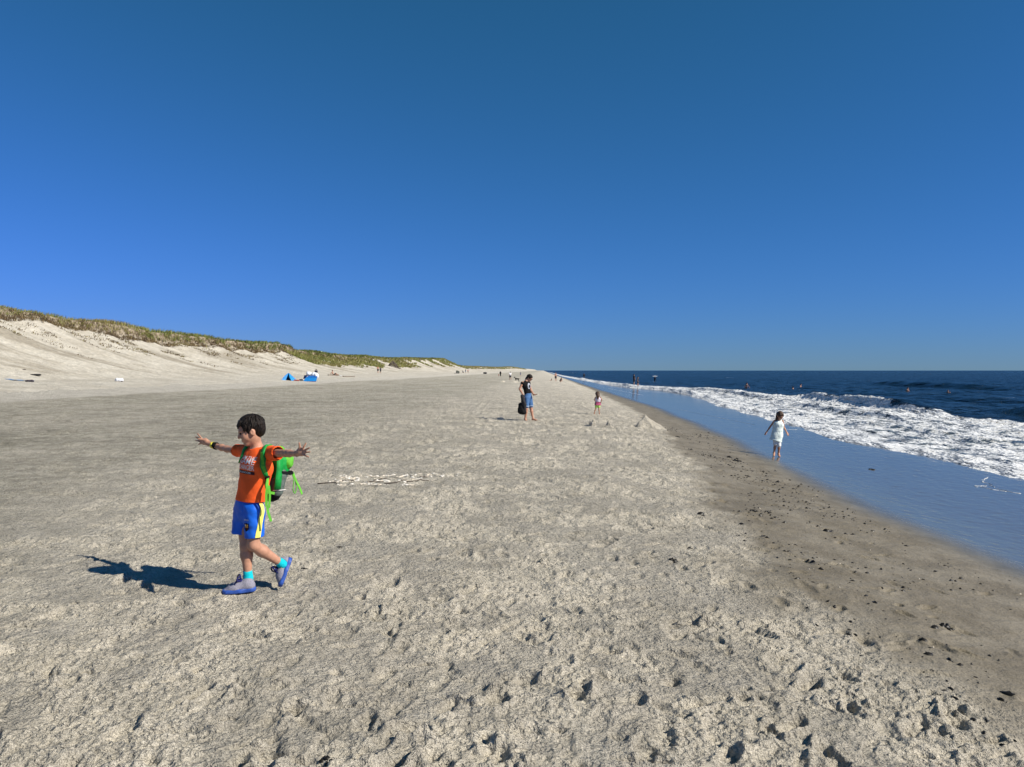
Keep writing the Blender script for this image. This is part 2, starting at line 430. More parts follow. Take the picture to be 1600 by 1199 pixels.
# ------------------------------------------------------------------ marram grass, exposed roots, slumped clumps (uncountable: one object each)
def blades(n_per, pts, length, width, lean, tone, rs, droop=None):
    """tapering bent blades in tufts, three triangles each"""
    M = len(pts) * n_per
    P = np.repeat(pts, n_per, 0) + np.concatenate([rs.normal(0, .16, (M, 2)), np.zeros((M, 1))], 1)
    L = np.repeat(length, n_per) * rs.uniform(.55, 1.15, M); Wd = np.repeat(width, n_per) * rs.uniform(.7, 1.2, M)
    a = rs.uniform(0, 6.283, M); ln = rs.uniform(.1, .75, M)
    dx = np.cos(a) * ln + lean[0]; dy = np.sin(a) * ln + lean[1]
    up = np.ones(M) if droop is None else np.full(M, droop)
    d1 = np.stack([dx * .45, dy * .45, up], 1); d2 = np.stack([dx * 1.2, dy * 1.2, up * (.62 if droop is None else 1.1)], 1)
    th = rs.uniform(0, 3.1416, M); sd = np.stack([np.cos(th), np.sin(th), np.zeros(M)], 1) * Wd[:, None] * .5
    m = P + d1 * (L * .5)[:, None]; tip = m + d2 * (L * .5)[:, None]
    v = np.stack([P - sd, P + sd, m - sd * .8, m + sd * .8, tip], 1).reshape(-1, 3)
    i = np.arange(M)[:, None] * 5
    f = np.concatenate([i + np.array([[0, 1, 3]]), i + np.array([[0, 3, 2]]), i + np.array([[2, 3, 4]])], 0)
    tn = np.repeat(np.clip(np.repeat(tone, n_per) + rs.normal(0, .12, M), 0, 1), 5)
    return v, f, tn
rg_ = np.random.default_rng(31)
def dune_pt(s, w):
    zt, wf, wt, q = dune_fields(s, w)
    return np.stack([-w + SHORE * s, s, zt - .03], 1), wt
def scatter(n, s0, s1, off0, off1, power=1.0):
    s = np.exp(rg_.uniform(math.log(s0), math.log(s1), n))
    _, _, wt, _ = dune_fields(s, np.full(n, 50.0))
    w = wt + off0 + (off1 - off0) * rg_.random(n) ** power
    return s, w, wt
m_grass, nt, b = nodes_of('marram_grass')
tn_ = attr(nt, 'tone')
cr = nt.nodes.new('ShaderNodeValToRGB'); nt.links.new(tn_, cr.inputs[0])
e = cr.color_ramp.elements
e[0].position, e[0].color = 0.0, (.070, .046, .026, 1)
e[1].position, e[1].color = 1.0, (.120, .150, .036, 1)
for ps, cc in ((.28, (.17, .120, .060, 1)), (.5, (.270, .240, .090, 1)), (.75, (.215, .222, .058, 1))):
    k = e.new(ps); k.color = cc
nt.links.new(cr.outputs[0], b.inputs['Base Color']); b.inputs['Roughness'].default_value = .6; b.inputs['Specular IOR Level'].default_value = .3
b.inputs['Transmission Weight'].default_value = 0
V_, F_, T_ = [], [], []
off = 0
def acc(v, f, tn):
    global off
    V_.append(v); F_.append(f + off); T_.append(tn); off += len(v)
# thick grass on the crest
s, w, wt = scatter(7800, 50, 460, .3, 7, 1.3)
keep = perlin(s * .14, w * .2, 120) > -.42
s, w, wt = s[keep], w[keep], wt[keep]
P, _ = dune_pt(s, w)
tone = np.clip(.74 + .40 * perlin(s * .07, w * .2, 121) + .20 * sstep(85, 130, s) - .28 * (1 - sstep(60, 88, s)), .15, 1)
acc(*blades(8, P, (.42 + .30 * sstep(70, 105, s)) + .2 * perlin(s * .1, w * .1, 123), np.clip(.045 * s / 75, .04, .16), (.30, .05), tone, rg_))
# grass spilling down the face farther along
s, w, wt = scatter(3600, 150, 450, -7.5, .5, .75)
keep = (perlin(s * .06, w * .1, 124) + .5 * perlin(s * .2, w * .25, 125) + .07 * (w - wt) > -.22)
s, w, wt = s[keep], w[keep], wt[keep]
P, _ = dune_pt(s, w)
acc(*blades(8, P, np.full(len(s), .8), np.clip(.05 * s / 75, .05, .18), (.30, .05), np.clip(.66 + .3 * perlin(s * .1, w * .2, 126), .2, 1), rg_))
# the lower, farther dunes
s, w, wt = scatter(2600, 440, 2200, -5, 12)
P, _ = dune_pt(s, w)
acc(*blades(5, P, np.full(len(s), 1.0), np.clip(.05 * s / 75, .3, 1.0), (.2, .05), np.clip(.62 + .3 * perlin(s * .02, w * .1, 127), .2, 1), rg_))
grass = part('dune_grass', np.concatenate(V_), np.concatenate(F_), m_grass, attrs={'tone': np.concatenate(T_)})
tag(grass, 'green and straw coloured marram grass along the dune crest', 'grass', kind='stuff')
V_, F_, T_ = [], [], []; off = 0
s, w, wt = scatter(2600, 46, 330, -.6, .7)
P, _ = dune_pt(s, w); P[:, 2] += .15
acc(*blades(7, P, rg_.uniform(.2, .6, len(s)), np.clip(.05 * s / 75, .05, .15), (.55, .0), np.clip(.17 + .16 * perlin(s * .2, w * .3, 128), 0, .5), rg_, droop=-.55))
s, w, wt = scatter(1500, 46, 200, -.6, .8)
P, _ = dune_pt(s, w)
acc(*blades(7, P, rg_.uniform(.3, .6, len(s)), np.clip(.05 * s / 75, .05, .15), (.3, .0), np.clip(.22 + .2 * perlin(s * .2, w * .3, 129), 0, .6), rg_))
roots = part('grass_roots', np.concatenate(V_), np.concatenate(F_), m_grass, attrs={'tone': np.concatenate(T_)})
tag(roots, 'brown exposed roots and dead grass hanging over the dune scarp', 'roots', kind='stuff')
V_, F_, T_ = [], [], []; off = 0
s, w, wt = scatter(360, 52, 230, -8, -.8, .42)
keep = perlin(s * .11, w * .12, 130) > -.15
s, w = s[keep], w[keep]
P, _ = dune_pt(s, w)
nk = rg_.integers(2, 13, len(s)); ix = np.concatenate([np.arange(k_) for k_ in nk]); st_ = np.repeat(rg_.uniform(.08, .22, len(s)), nk)
P = np.repeat(P, nk, 0); P[:, 0] += ix * st_ + rg_.normal(0, .05, len(ix)); P[:, 1] += ix * .07 + rg_.normal(0, .10, len(ix))
zz_, _, _, _ = dune_fields(P[:, 1], -(P[:, 0] - SHORE * P[:, 1])); P[:, 2] = zz_ + .02
acc(*blades(4, P, rg_.uniform(.06, .26, len(P)), np.clip(.06 * P[:, 1] / 75, .05, .15), (.5, .0), np.clip(rg_.normal(.2, .14, len(P)), 0, .75), rg_))
slump = part('slumped_grass', np.concatenate(V_), np.concatenate(F_), m_grass, attrs={'tone': np.concatenate(T_)})
tag(slump, 'brown clumps of dead grass slumped down the sandy dune face', 'grass', kind='stuff')

# ------------------------------------------------------------------ sea
sy = [3.0]
while sy[-1] < 14000: sy.append(sy[-1] + .030 * (sy[-1] / 10) ** 1.32 + .03)
SY = np.array(sy)
NU = 430
su = np.linspace(0, 1, NU)
edge_t = np.interp(SY, EDGE_Y, EDGE_T) + .55 * perlin(SY * .16, SY * 0 + .5, 140) * np.clip(SY / 30, .4, 1) + .22 * perlin(SY * .55, SY * 0 + .5, 141) + .07 * perlin(SY * 2.1, SY * 0 + .5, 142)
edge_x = edge_t + SHORE * SY
far_x = 1.15 * SY + 60
SX = edge_x[:, None] + (far_x - edge_x)[:, None] * (su[None, :] ** 2.1)
SYY = np.repeat(SY[:, None], NU, 1)
ST = tco(SX, SYY); SE = SX - edge_x[:, None]
x, y, t = SX, SYY, ST
FAR_Y = [0, 20, 37, 55, 70, 83, 100, 121, 135, 200, 400, 40000]
FAR_T = [22.5, 22.5, 22.5, 23.5, 24, 24, 23, 21.5, 17.5, 13.5, 10, 10]
far_t = np.interp(y, FAR_Y, FAR_T) + .9 * perlin(x * .1, y * .12, 143) + .35 * perlin(x * .5, y * .5, 144)
amp = sstep(0, 9, SE)
calm = np.clip(1.15 - y / 700, .15, 1)
z = np.full_like(x, -1.0)
def swell(t, ph, lam, sharp):
    p = (t / lam + ph) % 1.0
    return (1 - np.abs(2 * p - 1)) ** sharp
dist = 5 * perlin(x * .02, y * .012, 145) + 1.6 * perlin(x * .07, y * .05, 146)
gate = sstep(-.1, .5, perlin(x * .03, y * .018, 147))
z += amp * calm * .34 * (swell(t + dist, .1, 15.5, 2.6) - .28) * (.25 + .75 * gate)
z += amp * (.15 * perlin(x * .28, y * .17, 150) + .085 * perlin(x * .62, y * .4, 151) + .030 * perlin(x * 1.35, y * .9, 152) + .014 * perlin(x * 2.9, y * 2.0, 153)) * np.clip(1.3 - y / 400, .4, 1)
def ridge(t0, w_front, w_back, y0, y1, soft, h):
    d = t - t0 - .5 * perlin(y * .12, y * 0 + t0, 154)
    prof = np.where(d < 0, np.exp(-(d / w_front) ** 2), np.exp(-(d / w_back) ** 2))
    return h * prof * sstep(y0 - soft, y0 + soft, y) * (1 - sstep(y1 - soft, y1 + soft, y))
z += ridge(26.8, .75, 3.2, 8, 46, 5, .62)
z += ridge(23.2, .5, 1.8, 46, 70, 5, .62)
z += ridge(19.0, .4, 1.4, 40, 58, 5, .34)
z += ridge(21.0, .5, 1.6, 70, 105, 8, .40)
z += ridge(16.5, .4, 1.3, 26, 40, 4, .20)
z += ridge(62, 1.6, 4, 105, 150, 12, .75)
z += ridge(38, 1.2, 4, 60, 100, 10, .25)
infoam = sstep(-.1, .25, SE) * (1 - sstep(-.4, .5, t - far_t)) * (1 - sstep(600, 1500, y))
fr = np.exp(-(SE / 1.1) ** 2); frb = np.exp(-((t - far_t + .7) / .9) ** 2) * (1 - sstep(95, 130, y))
st1 = .5 + .5 * perlin(x * .45, y * .8, 160); st2 = perlin(x * 1.6, y * 1.0, 161)
foam = infoam * np.clip(.66 + .26 * st2 + .28 * (st1 - .5) + .75 * fr + .50 * frb, 0, 1.3)
# lumps of broken white water, strongest at the running front and under the breaking crest
bub = np.abs(perlin(x * 1.9, y * 1.1, 162)) * .6 + np.abs(perlin(x * 4.4, y * 2.6, 163)) * .3
z += infoam * (.045 + .085 * fr + .13 * frb) * (bub * 1.6) + infoam * .06 * perlin(x * .7, y * .35, 164)
far_break = np.exp(-((t - np.interp(y, EDGE_Y, EDGE_T) - 1.5) / 1.5) ** 2) * sstep(95, 140, y) * (1 - sstep(230, 320, y))
z += far_break * .50 * np.clip(.5 + perlin(x * .15, y * .08, 165), 0, 1.3)
foam = np.maximum(foam, far_break * (.80 + .5 * perlin(x * .3, y * .12, 166)))
# a few whitecaps and old foam lines out at sea
for (px, py, hw, hh) in [(1138, 590.5, 3.5, .8), (1222, 589.5, 1.2, .4), (1252, 609.5, 9, .7), (1230, 608.5, 4, .7), (1585, 622.5, 30, 1.6), (1530, 620, 18, .9), (1425, 606.5, 6, .6), (1022, 597, 5, .5), (770 + 90, 586.5, 10, 1.0), (893, 582.5, 6, .5)]:
    d = (CAM_H + 1.0) / ((py - 579) / F_PX); cx = (px - 800) / F_PX * d
    sx_, sy_ = hw / F_PX * d, hh / (py - 579) * d
    foam = np.maximum(foam, 1.05 * np.exp(-(((x - cx) / sx_) ** 2 + ((y - d) / sy_) ** 2)) * (.55 + .55 * perlin(x * .8, y * .25, 167)) * (.8 if hw < 15 else .62))
sandz = base_z(x, y)
z = np.maximum(z, sandz + .035 + .05 * sstep(0, .4, SE))
lip = sstep(-.02, .30, SE)
z = sandz - .02 + (z - sandz + .02) * sstep(-.10, 1.0, SE) ** .8
foam[:, :4] = np.maximum(foam[:, :4], (1.15 * (1 - sstep(200, 600, y)))[:, :4])
SEAZ = z
def sea_z(gx, gy):
    r = int(np.clip(np.searchsorted(SY, gy), 0, len(SY) - 1))
    return float(np.interp(gx, SX[r], SEAZ[r]))
m_sea, nt, b = nodes_of('sea_water')
geo = N(nt, 'ShaderNodeNewGeometry').outputs['Position']
fo = attr(nt, 'foam')
mp = N(nt, 'ShaderNodeMapping'); mp.inputs['Scale'].default_value = (1, .62, 1); nt.links.new(geo, mp.inputs[0]); q = mp.outputs[0]
na = noise(nt, q, 1.5, 6, .68); nb_ = noise(nt, q, 5.5, 5, .65)
nn = mth(nt, 'MULTIPLY_ADD', nb_, .5, mth(nt, 'MULTIPLY', na, .5))
thr = mth(nt, 'MULTIPLY_ADD', fo, -.52, .78)
ff = ramp(nt, mth(nt, 'SUBTRACT', nn, thr), -.05, .075)
ff = mth(nt, 'MULTIPLY', ff, ramp(nt, fo, .05, .25))
wcol = mixc(nt, ramp(nt, attr(nt, 'shallow'), 0, 1), (.0030, .013, .024), (.085, .112, .130))
wcol = mixc(nt, ramp(nt, noise(nt, geo, .05, 3), .35, .65), wcol, mixc(nt, .5, wcol, (.004, .014, .026)))
fcol = mixc(nt, ramp(nt, nb_, .3, .7), (.60, .62, .64), (.84, .85, .86))
nt.links.new(mixc(nt, ff, wcol, fcol), b.inputs['Base Color'])
nt.links.new(mth(nt, 'MULTIPLY_ADD', ff, .65, .22), b.inputs['Roughness'])
b.inputs['IOR'].default_value = 1.14
mp2 = N(nt, 'ShaderNodeMapping'); mp2.inputs['Scale'].default_value = (1, .5, 1); nt.links.new(geo, mp2.inputs[0])
nb1 = bump(nt, noise(nt, mp2.outputs[0], .22, 3, .6), 4.0, 1.0)
nb1 = bump(nt, noise(nt, mp2.outputs[0], .9, 4, .6), 1.4, 1.0, nb1)
nb1 = bump(nt, noise(nt, mp2.outputs[0], 4.0, 3, .6), .20, 1.0, nb1)
nb1 = bump(nt, nb_, .10, ff, nb1)
nt.links.new(nb1, b.inputs['Normal'])
shallow = np.maximum(np.exp(-SE / 9.0) * .5, infoam) * (1 - sstep(200, 500, y))
sea = part('sea', np.stack([SX, SYY, SEAZ], -1).reshape(-1, 3), grid_faces(*SEAZ.shape), m_sea, attrs={'foam': foam, 'shallow': shallow})
tag(sea, kind='structure')

# lines of spent foam left on the wet sand by the last wave
m_lace, nt, b = nodes_of('foam_lace')
geo = N(nt, 'ShaderNodeNewGeometry').outputs['Position']
nt.links.new(mixc(nt, ramp(nt, noise(nt, geo, 12, 4), .35, .65), (.30, .33, .36), (.66, .68, .70)), b.inputs['Base Color']); b.inputs['Roughness'].default_value = .8
LV, LF = [], []
rl = np.random.default_rng(91)
def lace(pts, wid):
    pts = np.asarray(pts, float); n = max(12, int(np.linalg.norm(np.diff(pts, axis=0), axis=1).sum() / .05))
    u = np.linspace(0, len(pts) - 1, n); px_ = np.interp(u, np.arange(len(pts)), pts[:, 0]); py_ = np.interp(u, np.arange(len(pts)), pts[:, 1])
    px_ = px_ + .05 * perlin(u * 6, u * 0 + pts[0, 0], 3); py_ = py_ + .22 * perlin(u * 5, u * 0 + pts[0, 1], 4)
    k = 0
    while k < n - 3:
        m = int(rl.integers(3, 16)); seg = slice(k, min(k + m, n)); a, b_ = px_[seg], py_[seg]
        if len(a) > 2:
            w_ = wid * (.35 + .65 * np.sin(np.linspace(0, np.pi, len(a)))) * rl.uniform(.4, 1.3)
            o = sum(len(v) for v in LV); rows = []
            for (q, hz) in ((-1, -.004), (-.5, .003), (.5, .003), (1, -.004)):
                rows.append(np.stack([a + q * w_ * .45, b_ + q * w_, [ground(i, j) + hz + .003 for i, j in zip(a, b_)]], 1))
            LV.append(np.stack(rows, 1).reshape(-1, 3))
            LF.append(grid_faces(len(a), 4, True) + o)
        k += m + int(rl.integers(0, 5))
def gh(*pp): return [ground_hit(a, b_)[:2] for a, b_ in pp]
for path, w_ in ((gh((1540, 745), (1533, 752), (1548, 757), (1522, 760), (1560, 766), (1598, 772)), .055), (gh((1545, 758), (1575, 769)), .05), (gh((1228, 671), (1250, 672), (1275, 673)), .10), (gh((1000, 611), (1018, 612.5), (1040, 614)), .35),
                 (gh((950, 607), (985, 614), (1005, 618)), .30), (gh((1060, 640), (1120, 652), (1180, 664)), .07)):
    lace(path, w_ * .42)
tag(part('swash_foam', np.vstack(LV), np.vstack(LF), m_lace), 'thin broken lines of spent foam on the shining wet sand', 'foam', kind='stuff')
# ------------------------------------------------------------------ organic modelling: blended volumes turned into one skin
def A3(*v): return np.array(v, float)
def unit(v): v = np.asarray(v, float); return v / (np.linalg.norm(v) + 1e-12)
def cone(a, b, ra, rb, k=.02, side=None, flat=1.0): return dict(t='c', a=np.asarray(a, float), b=np.asarray(b, float), ra=ra, rb=rb, k=k, side=None if side is None else unit(side), flat=flat)
def ell(c, r, axes=None, k=.02): return dict(t='e', c=np.asarray(c, float), r=np.asarray(r, float), R=np.eye(3) if axes is None else np.array([unit(q) for q in axes]), k=k)
def rbox(c, h, axes, r=.01, k=.01): return dict(t='b', c=np.asarray(c, float), h=np.asarray(h, float), R=np.array([unit(q) for q in axes]), r=r, k=k)
def p_bounds(p, g):
    if p['t'] == 'c':
        m = max(p['ra'], p['rb']) * max(1, p['flat']) + g
        return np.minimum(p['a'], p['b']) - m, np.maximum(p['a'], p['b']) + m
    e = np.abs(p['R'].T) @ (p['r'] if p['t'] == 'e' else p['h'] + p['r']) + g
    return p['c'] - e, p['c'] + e
def p_dist(p, X, Y, Zq, inf):
    if p['t'] == 'c':
        a, ba = p['a'], p['b'] - p['a']
        l2 = float(ba @ ba) + 1e-12
        dx, dy, dz = X - a[0], Y - a[1], Zq - a[2]
        h = np.clip((dx * ba[0] + dy * ba[1] + dz * ba[2]) / l2, 0, 1)
        qx, qy, qz = dx - h * ba[0], dy - h * ba[1], dz - h * ba[2]
        r2 = qx * qx + qy * qy + qz * qz
        if p['side'] is not None:
            s = p['side']; qs = qx * s[0] + qy * s[1] + qz * s[2]
            r2 = r2 + qs * qs * (1 / p['flat'] ** 2 - 1)
        return np.sqrt(np.maximum(r2, 0)) - (p['ra'] + (p['rb'] - p['ra']) * h) - inf
    dx, dy, dz = X - p['c'][0], Y - p['c'][1], Zq - p['c'][2]
    l = [dx * R[0] + dy * R[1] + dz * R[2] for R in p['R']]
    if p['t'] == 'e':
        r = p['r'] + inf
        k0 = np.sqrt(sum((l[i] / r[i]) ** 2 for i in range(3))); k1 = np.sqrt(sum((l[i] / r[i] ** 2) ** 2 for i in range(3)))
        return k0 * (k0 - 1) / np.maximum(k1, 1e-6)
    q = [np.abs(l[i]) - p['h'][i] - inf for i in range(3)]
    return np.sqrt(sum(np.maximum(v, 0) ** 2 for v in q)) + np.minimum(np.maximum(np.maximum(q[0], q[1]), q[2]), 0) - p['r']
def skin(prims, h, subs=(), inf=0.0, cuts=()):
    """one watertight surface round blended volumes; subs are carved away, cuts are half-spaces (point, outward normal)"""
    los, his = zip(*[p_bounds(p, inf + 3 * h) for p in prims])
    lo, hi = np.min(los, 0), np.max(his, 0)
    n = np.ceil((hi - lo) / h).astype(int) + 1
    ax = [(lo[i] + h * np.arange(n[i])).astype(np.float32) for i in range(3)]
    D = np.full(n, 1.0, np.float32)
    def window(p, g):
        a, b_ = p_bounds(p, g)
        i0 = np.clip(np.floor((a - lo) / h).astype(int), 0, n); i1 = np.clip(np.ceil((b_ - lo) / h).astype(int) + 1, 0, n)
        sl = tuple(slice(i0[i], i1[i]) for i in range(3))
        return sl, ax[0][sl[0]][:, None, None], ax[1][sl[1]][None, :, None], ax[2][sl[2]][None, None, :]
    for p in prims:
        sl, X, Y, Zq = window(p, inf + p['k'] + 3 * h)
        d = p_dist(p, X, Y, Zq, inf); c = D[sl]; k = max(p['k'], 1e-5)
        hh = np.maximum(k - np.abs(c - d), 0) / k
        D[sl] = np.minimum(c, d) - hh * hh * k * .25
    for p in subs:
        sl, X, Y, Zq = window(p, p['k'] + 3 * h)
        d = -p_dist(p, X, Y, Zq, 0); c = D[sl]; k = max(p['k'], 1e-5)
        hh = np.maximum(k - np.abs(c - d), 0) / k
        D[sl] = np.maximum(c, d) + hh * hh * k * .25
    for (pt, nv) in cuts:
        nv = unit(nv)
        d = (ax[0][:, None, None] - pt[0]) * nv[0] + (ax[1][None, :, None] - pt[1]) * nv[1] + (ax[2][None, None, :] - pt[2]) * nv[2]
        D = np.maximum(D, d.astype(np.float32))
    return nets(D, lo, h)
def nets(D, lo, h):
    s = D < 0
    cor = [(i, j, k) for i in (0, 1) for j in (0, 1) for k in (0, 1)]
    nx, ny, nz = D.shape
    cnt = np.zeros((nx - 1, ny - 1, nz - 1), np.int8)
    for (i, j, k) in cor: cnt += s[i:nx - 1 + i, j:ny - 1 + j, k:nz - 1 + k]
    idx = np.argwhere((cnt > 0) & (cnt < 8))
    vals = {c: D[idx[:, 0] + c[0], idx[:, 1] + c[1], idx[:, 2] + c[2]] for c in cor}
    acc_, num = np.zeros((len(idx), 3)), np.zeros(len(idx))
    for c in cor:
        for a in range(3):
            if c[a] == 0:
                c2 = tuple(1 if q == a else c[q] for q in range(3))
                va, vb = vals[c], vals[c2]
                m = (va < 0) != (vb < 0)
                tt = va[m] / (va[m] - vb[m])
                pos = np.tile(np.array(c, float), (m.sum(), 1)); pos[:, a] += tt
                acc_[m] += pos; num[m] += 1
    V = lo + h * (idx + acc_ / num[:, None])
    ids = np.full(cnt.shape, -1, np.int32); ids[idx[:, 0], idx[:, 1], idx[:, 2]] = np.arange(len(idx))
    faces = []
    for a in range(3):
        b_, c_ = (a + 1) % 3, (a + 2) % 3
        sl0 = [slice(None)] * 3; sl1 = [slice(None)] * 3
        sl0[a] = slice(0, -1); sl1[a] = slice(1, None)
        e = np.argwhere(s[tuple(sl0)] != s[tuple(sl1)])
        ok = (e[:, b_] > 0) & (e[:, c_] > 0) & (e[:, b_] < D.shape[b_] - 1) & (e[:, c_] < D.shape[c_] - 1)
        e = e[ok]
        if not len(e): continue
        ins = s[e[:, 0], e[:, 1], e[:, 2]]
        q = []
        for (db, dc) in ((-1, -1), (0, -1), (0, 0), (-1, 0)):
            f = e.copy(); f[:, b_] += db; f[:, c_] += dc
            q.append(ids[f[:, 0], f[:, 1], f[:, 2]])
        q = np.stack(q, 1)
        q[~ins] = q[~ins][:, ::-1]
        faces.append(q)
    return V, np.concatenate(faces)
def vnormals(V, F):
    n = np.cross(V[F[:, 1]] - V[F[:, 0]], V[F[:, 2]] - V[F[:, 0]])
    out = np.zeros_like(V)
    for i in range(F.shape[1]): np.add.at(out, F[:, i], n)
    return out / (np.linalg.norm(out, axis=1)[:, None] + 1e-12)
def crease(VF, amp, freq, seed=1, stretch=(1, 1, 1)):
    """shallow folds in cloth or strands in hair"""
    V, F = VF
    n_ = noise3(V * np.array(stretch), freq, seed) + .5 * noise3(V * np.array(stretch), freq * 2.3, seed + 2)
    return V + vnormals(V, F) * (amp * n_)[:, None], F
def tube(pts, rad, seg=8, close=True):
    """round swept bar along a polyline"""
    pts = np.asarray(pts, float); rad = np.broadcast_to(np.asarray(rad, float), (len(pts),))
    V = []; up = A3(0.13, .21, 1)
    for i, p in enumerate(pts):
        d = unit(pts[min(i + 1, len(pts) - 1)] - pts[max(i - 1, 0)])
        s_ = unit(np.cross(d, up)) if abs(d @ unit(up)) < .97 else unit(np.cross(d, A3(1, 0, 0)))
        u_ = np.cross(s_, d)
        for j in range(seg):
            a = 2 * math.pi * j / seg; V.append(p + rad[i] * (math.cos(a) * s_ + math.sin(a) * u_))
    F = []
    for i in range(len(pts) - 1):
        for j in range(seg):
            a, b_ = i * seg + j, i * seg + (j + 1) % seg
            F.append((a, b_, b_ + seg, a + seg))
    if close:
        F.append(tuple(range(seg))[::-1]); F.append(tuple(range((len(pts) - 1) * seg, len(pts) * seg)))
    return np.array(V), F
def ribbon(pts, nrm, width, thick=.004):
    """flat webbing: rectangular section swept along pts, nrm = outward face direction"""
    pts = np.asarray(pts, float); V = []
    for i, p in enumerate(pts):
        d = unit(pts[min(i + 1, len(pts) - 1)] - pts[max(i - 1, 0)]); nv = np.asarray(nrm[i] if len(np.shape(nrm)) > 1 else nrm, float)
        nv = unit(nv - d * (nv @ d)); sd = np.cross(d, nv); w = (width[i] if np.ndim(width) else width) * .5
        for (a, b_) in ((-1, -1), (1, -1), (1, 1), (-1, 1)): V.append(p + sd * w * a + nv * thick * .5 * b_)
    F = []
    for i in range(len(pts) - 1):
        for j in range(4):
            F.append((i * 4 + j, i * 4 + (j + 1) % 4, (i + 1) * 4 + (j + 1) % 4, (i + 1) * 4 + j))
    F.append((3, 2, 1, 0)); e_ = (len(pts) - 1) * 4; F.append((e_, e_ + 1, e_ + 2, e_ + 3))
    return np.array(V), F
def smooth_path(P, n=6):
    """Catmull-Rom through points"""
    P = np.asarray(P, float); Q = np.vstack([2 * P[0] - P[1], P, 2 * P[-1] - P[-2]]); out = []
    for i in range(1, len(Q) - 2):
        for tt in np.linspace(0, 1, n, endpoint=False):
            a, b_, c_, d_ = Q[i - 1], Q[i], Q[i + 1], Q[i + 2]
            out.append(.5 * ((2 * b_) + (-a + c_) * tt + (2 * a - 5 * b_ + 4 * c_ - d_) * tt ** 2 + (-a + 3 * b_ - 3 * c_ + d_) * tt ** 3))
    out.append(P[-1]); return np.array(out)

# ------------------------------------------------------------------ figures
M_SKIN = mat('skin_fair', (.47, .245, .160), .5, .14, 25, .0015)
M_SKIN2 = mat('skin_tanned', (.40, .215, .14), .5, .10, 25, .0015)
M_HAIR = mat('hair_dark_brown', (.0105, .0060, .0036), .6, .85, 70, .006, stretch=(1, 1, .35), spec=.25)
M_HAIRB = mat('hair_brown', (.075, .038, .020), .45, .5, 90, .006)
M_EYE = mat('eye_dark', (.012, .009, .008), .15, .1)
M_LIP = mat('lip', (.34, .12, .10), .5, .1)
def frame_of(face, up=(0, 0, 1)):
    Fv = unit(face); L = unit(np.cross(up, Fv)); return Fv, L, np.cross(Fv, L)
def head_shapes(c, face, hs, tilt=(0, 0, 1)):
    Fv, L, U = frame_of(face, tilt)
    o = lambda a, b_, d: c + (Fv * a + L * b_ + U * d) * hs
    ax = (Fv, L, U)
    pr = [ell(o(-.014, 0, .028), A3(.095, .074, .082) * hs, ax, .02 * hs), ell(o(.020, 0, -.030), A3(.066, .058, .078) * hs, ax, .03 * hs),
          cone(o(.060, -.008, -.090), o(.060, .008, -.090), .019 * hs, .019 * hs, .03 * hs), cone(o(.082, 0, .008), o(.098, 0, -.026), .007 * hs, .0125 * hs, .012 * hs),
          cone(o(.074, -.034, .020), o(.074, .034, .020), .011 * hs, .011 * hs, .02 * hs),
          ell(o(.052, .034, -.034), A3(.028, .026, .030) * hs, ax, .025 * hs), ell(o(.052, -.034, -.034), A3(.028, .026, .030) * hs, ax, .025 * hs),
          cone(o(.078, -.013, -.060), o(.078, .013, -.060), .010 * hs, .010 * hs, .012 * hs)]
    for s in (-1, 1): pr.append(ell(o(-.008, s * .076, -.012), A3(.021, .010, .031) * hs, (unit(Fv + .25 * L * s), unit(L - .25 * Fv * s), U), .008 * hs))
    sb = [ell(o(.092, s * .030, -.001), A3(.016, .017, .010) * hs, ax, .012 * hs) for s in (-1, 1)]
    sb += [ell(o(.000, s * .090, -.010), A3(.010, .010, .017) * hs, ax, .006 * hs) for s in (-1, 1)]
    return pr, sb, o, ax
def hair_shapes(o, ax, hs, vol=.012, fringe=.06):
    pr = [ell(o(-.016, 0, .030), A3(.095, .074, .083) * hs + vol, ax, .02 * hs), ell(o(-.060, 0, -.015), A3(.045, .058, .055) * hs + vol * .5, ax, .03 * hs)]
    sb = [ell(o(.100, 0, -.050), A3(.085, .11, .075 + fringe) * hs, ax, .012 * hs), ell(o(-.004, .085, -.030), A3(.034, .03, .045) * hs, ax, .008 * hs), ell(o(-.004, -.085, -.030), A3(.034, .03, .045) * hs, ax, .008 * hs)]
    return pr, sb
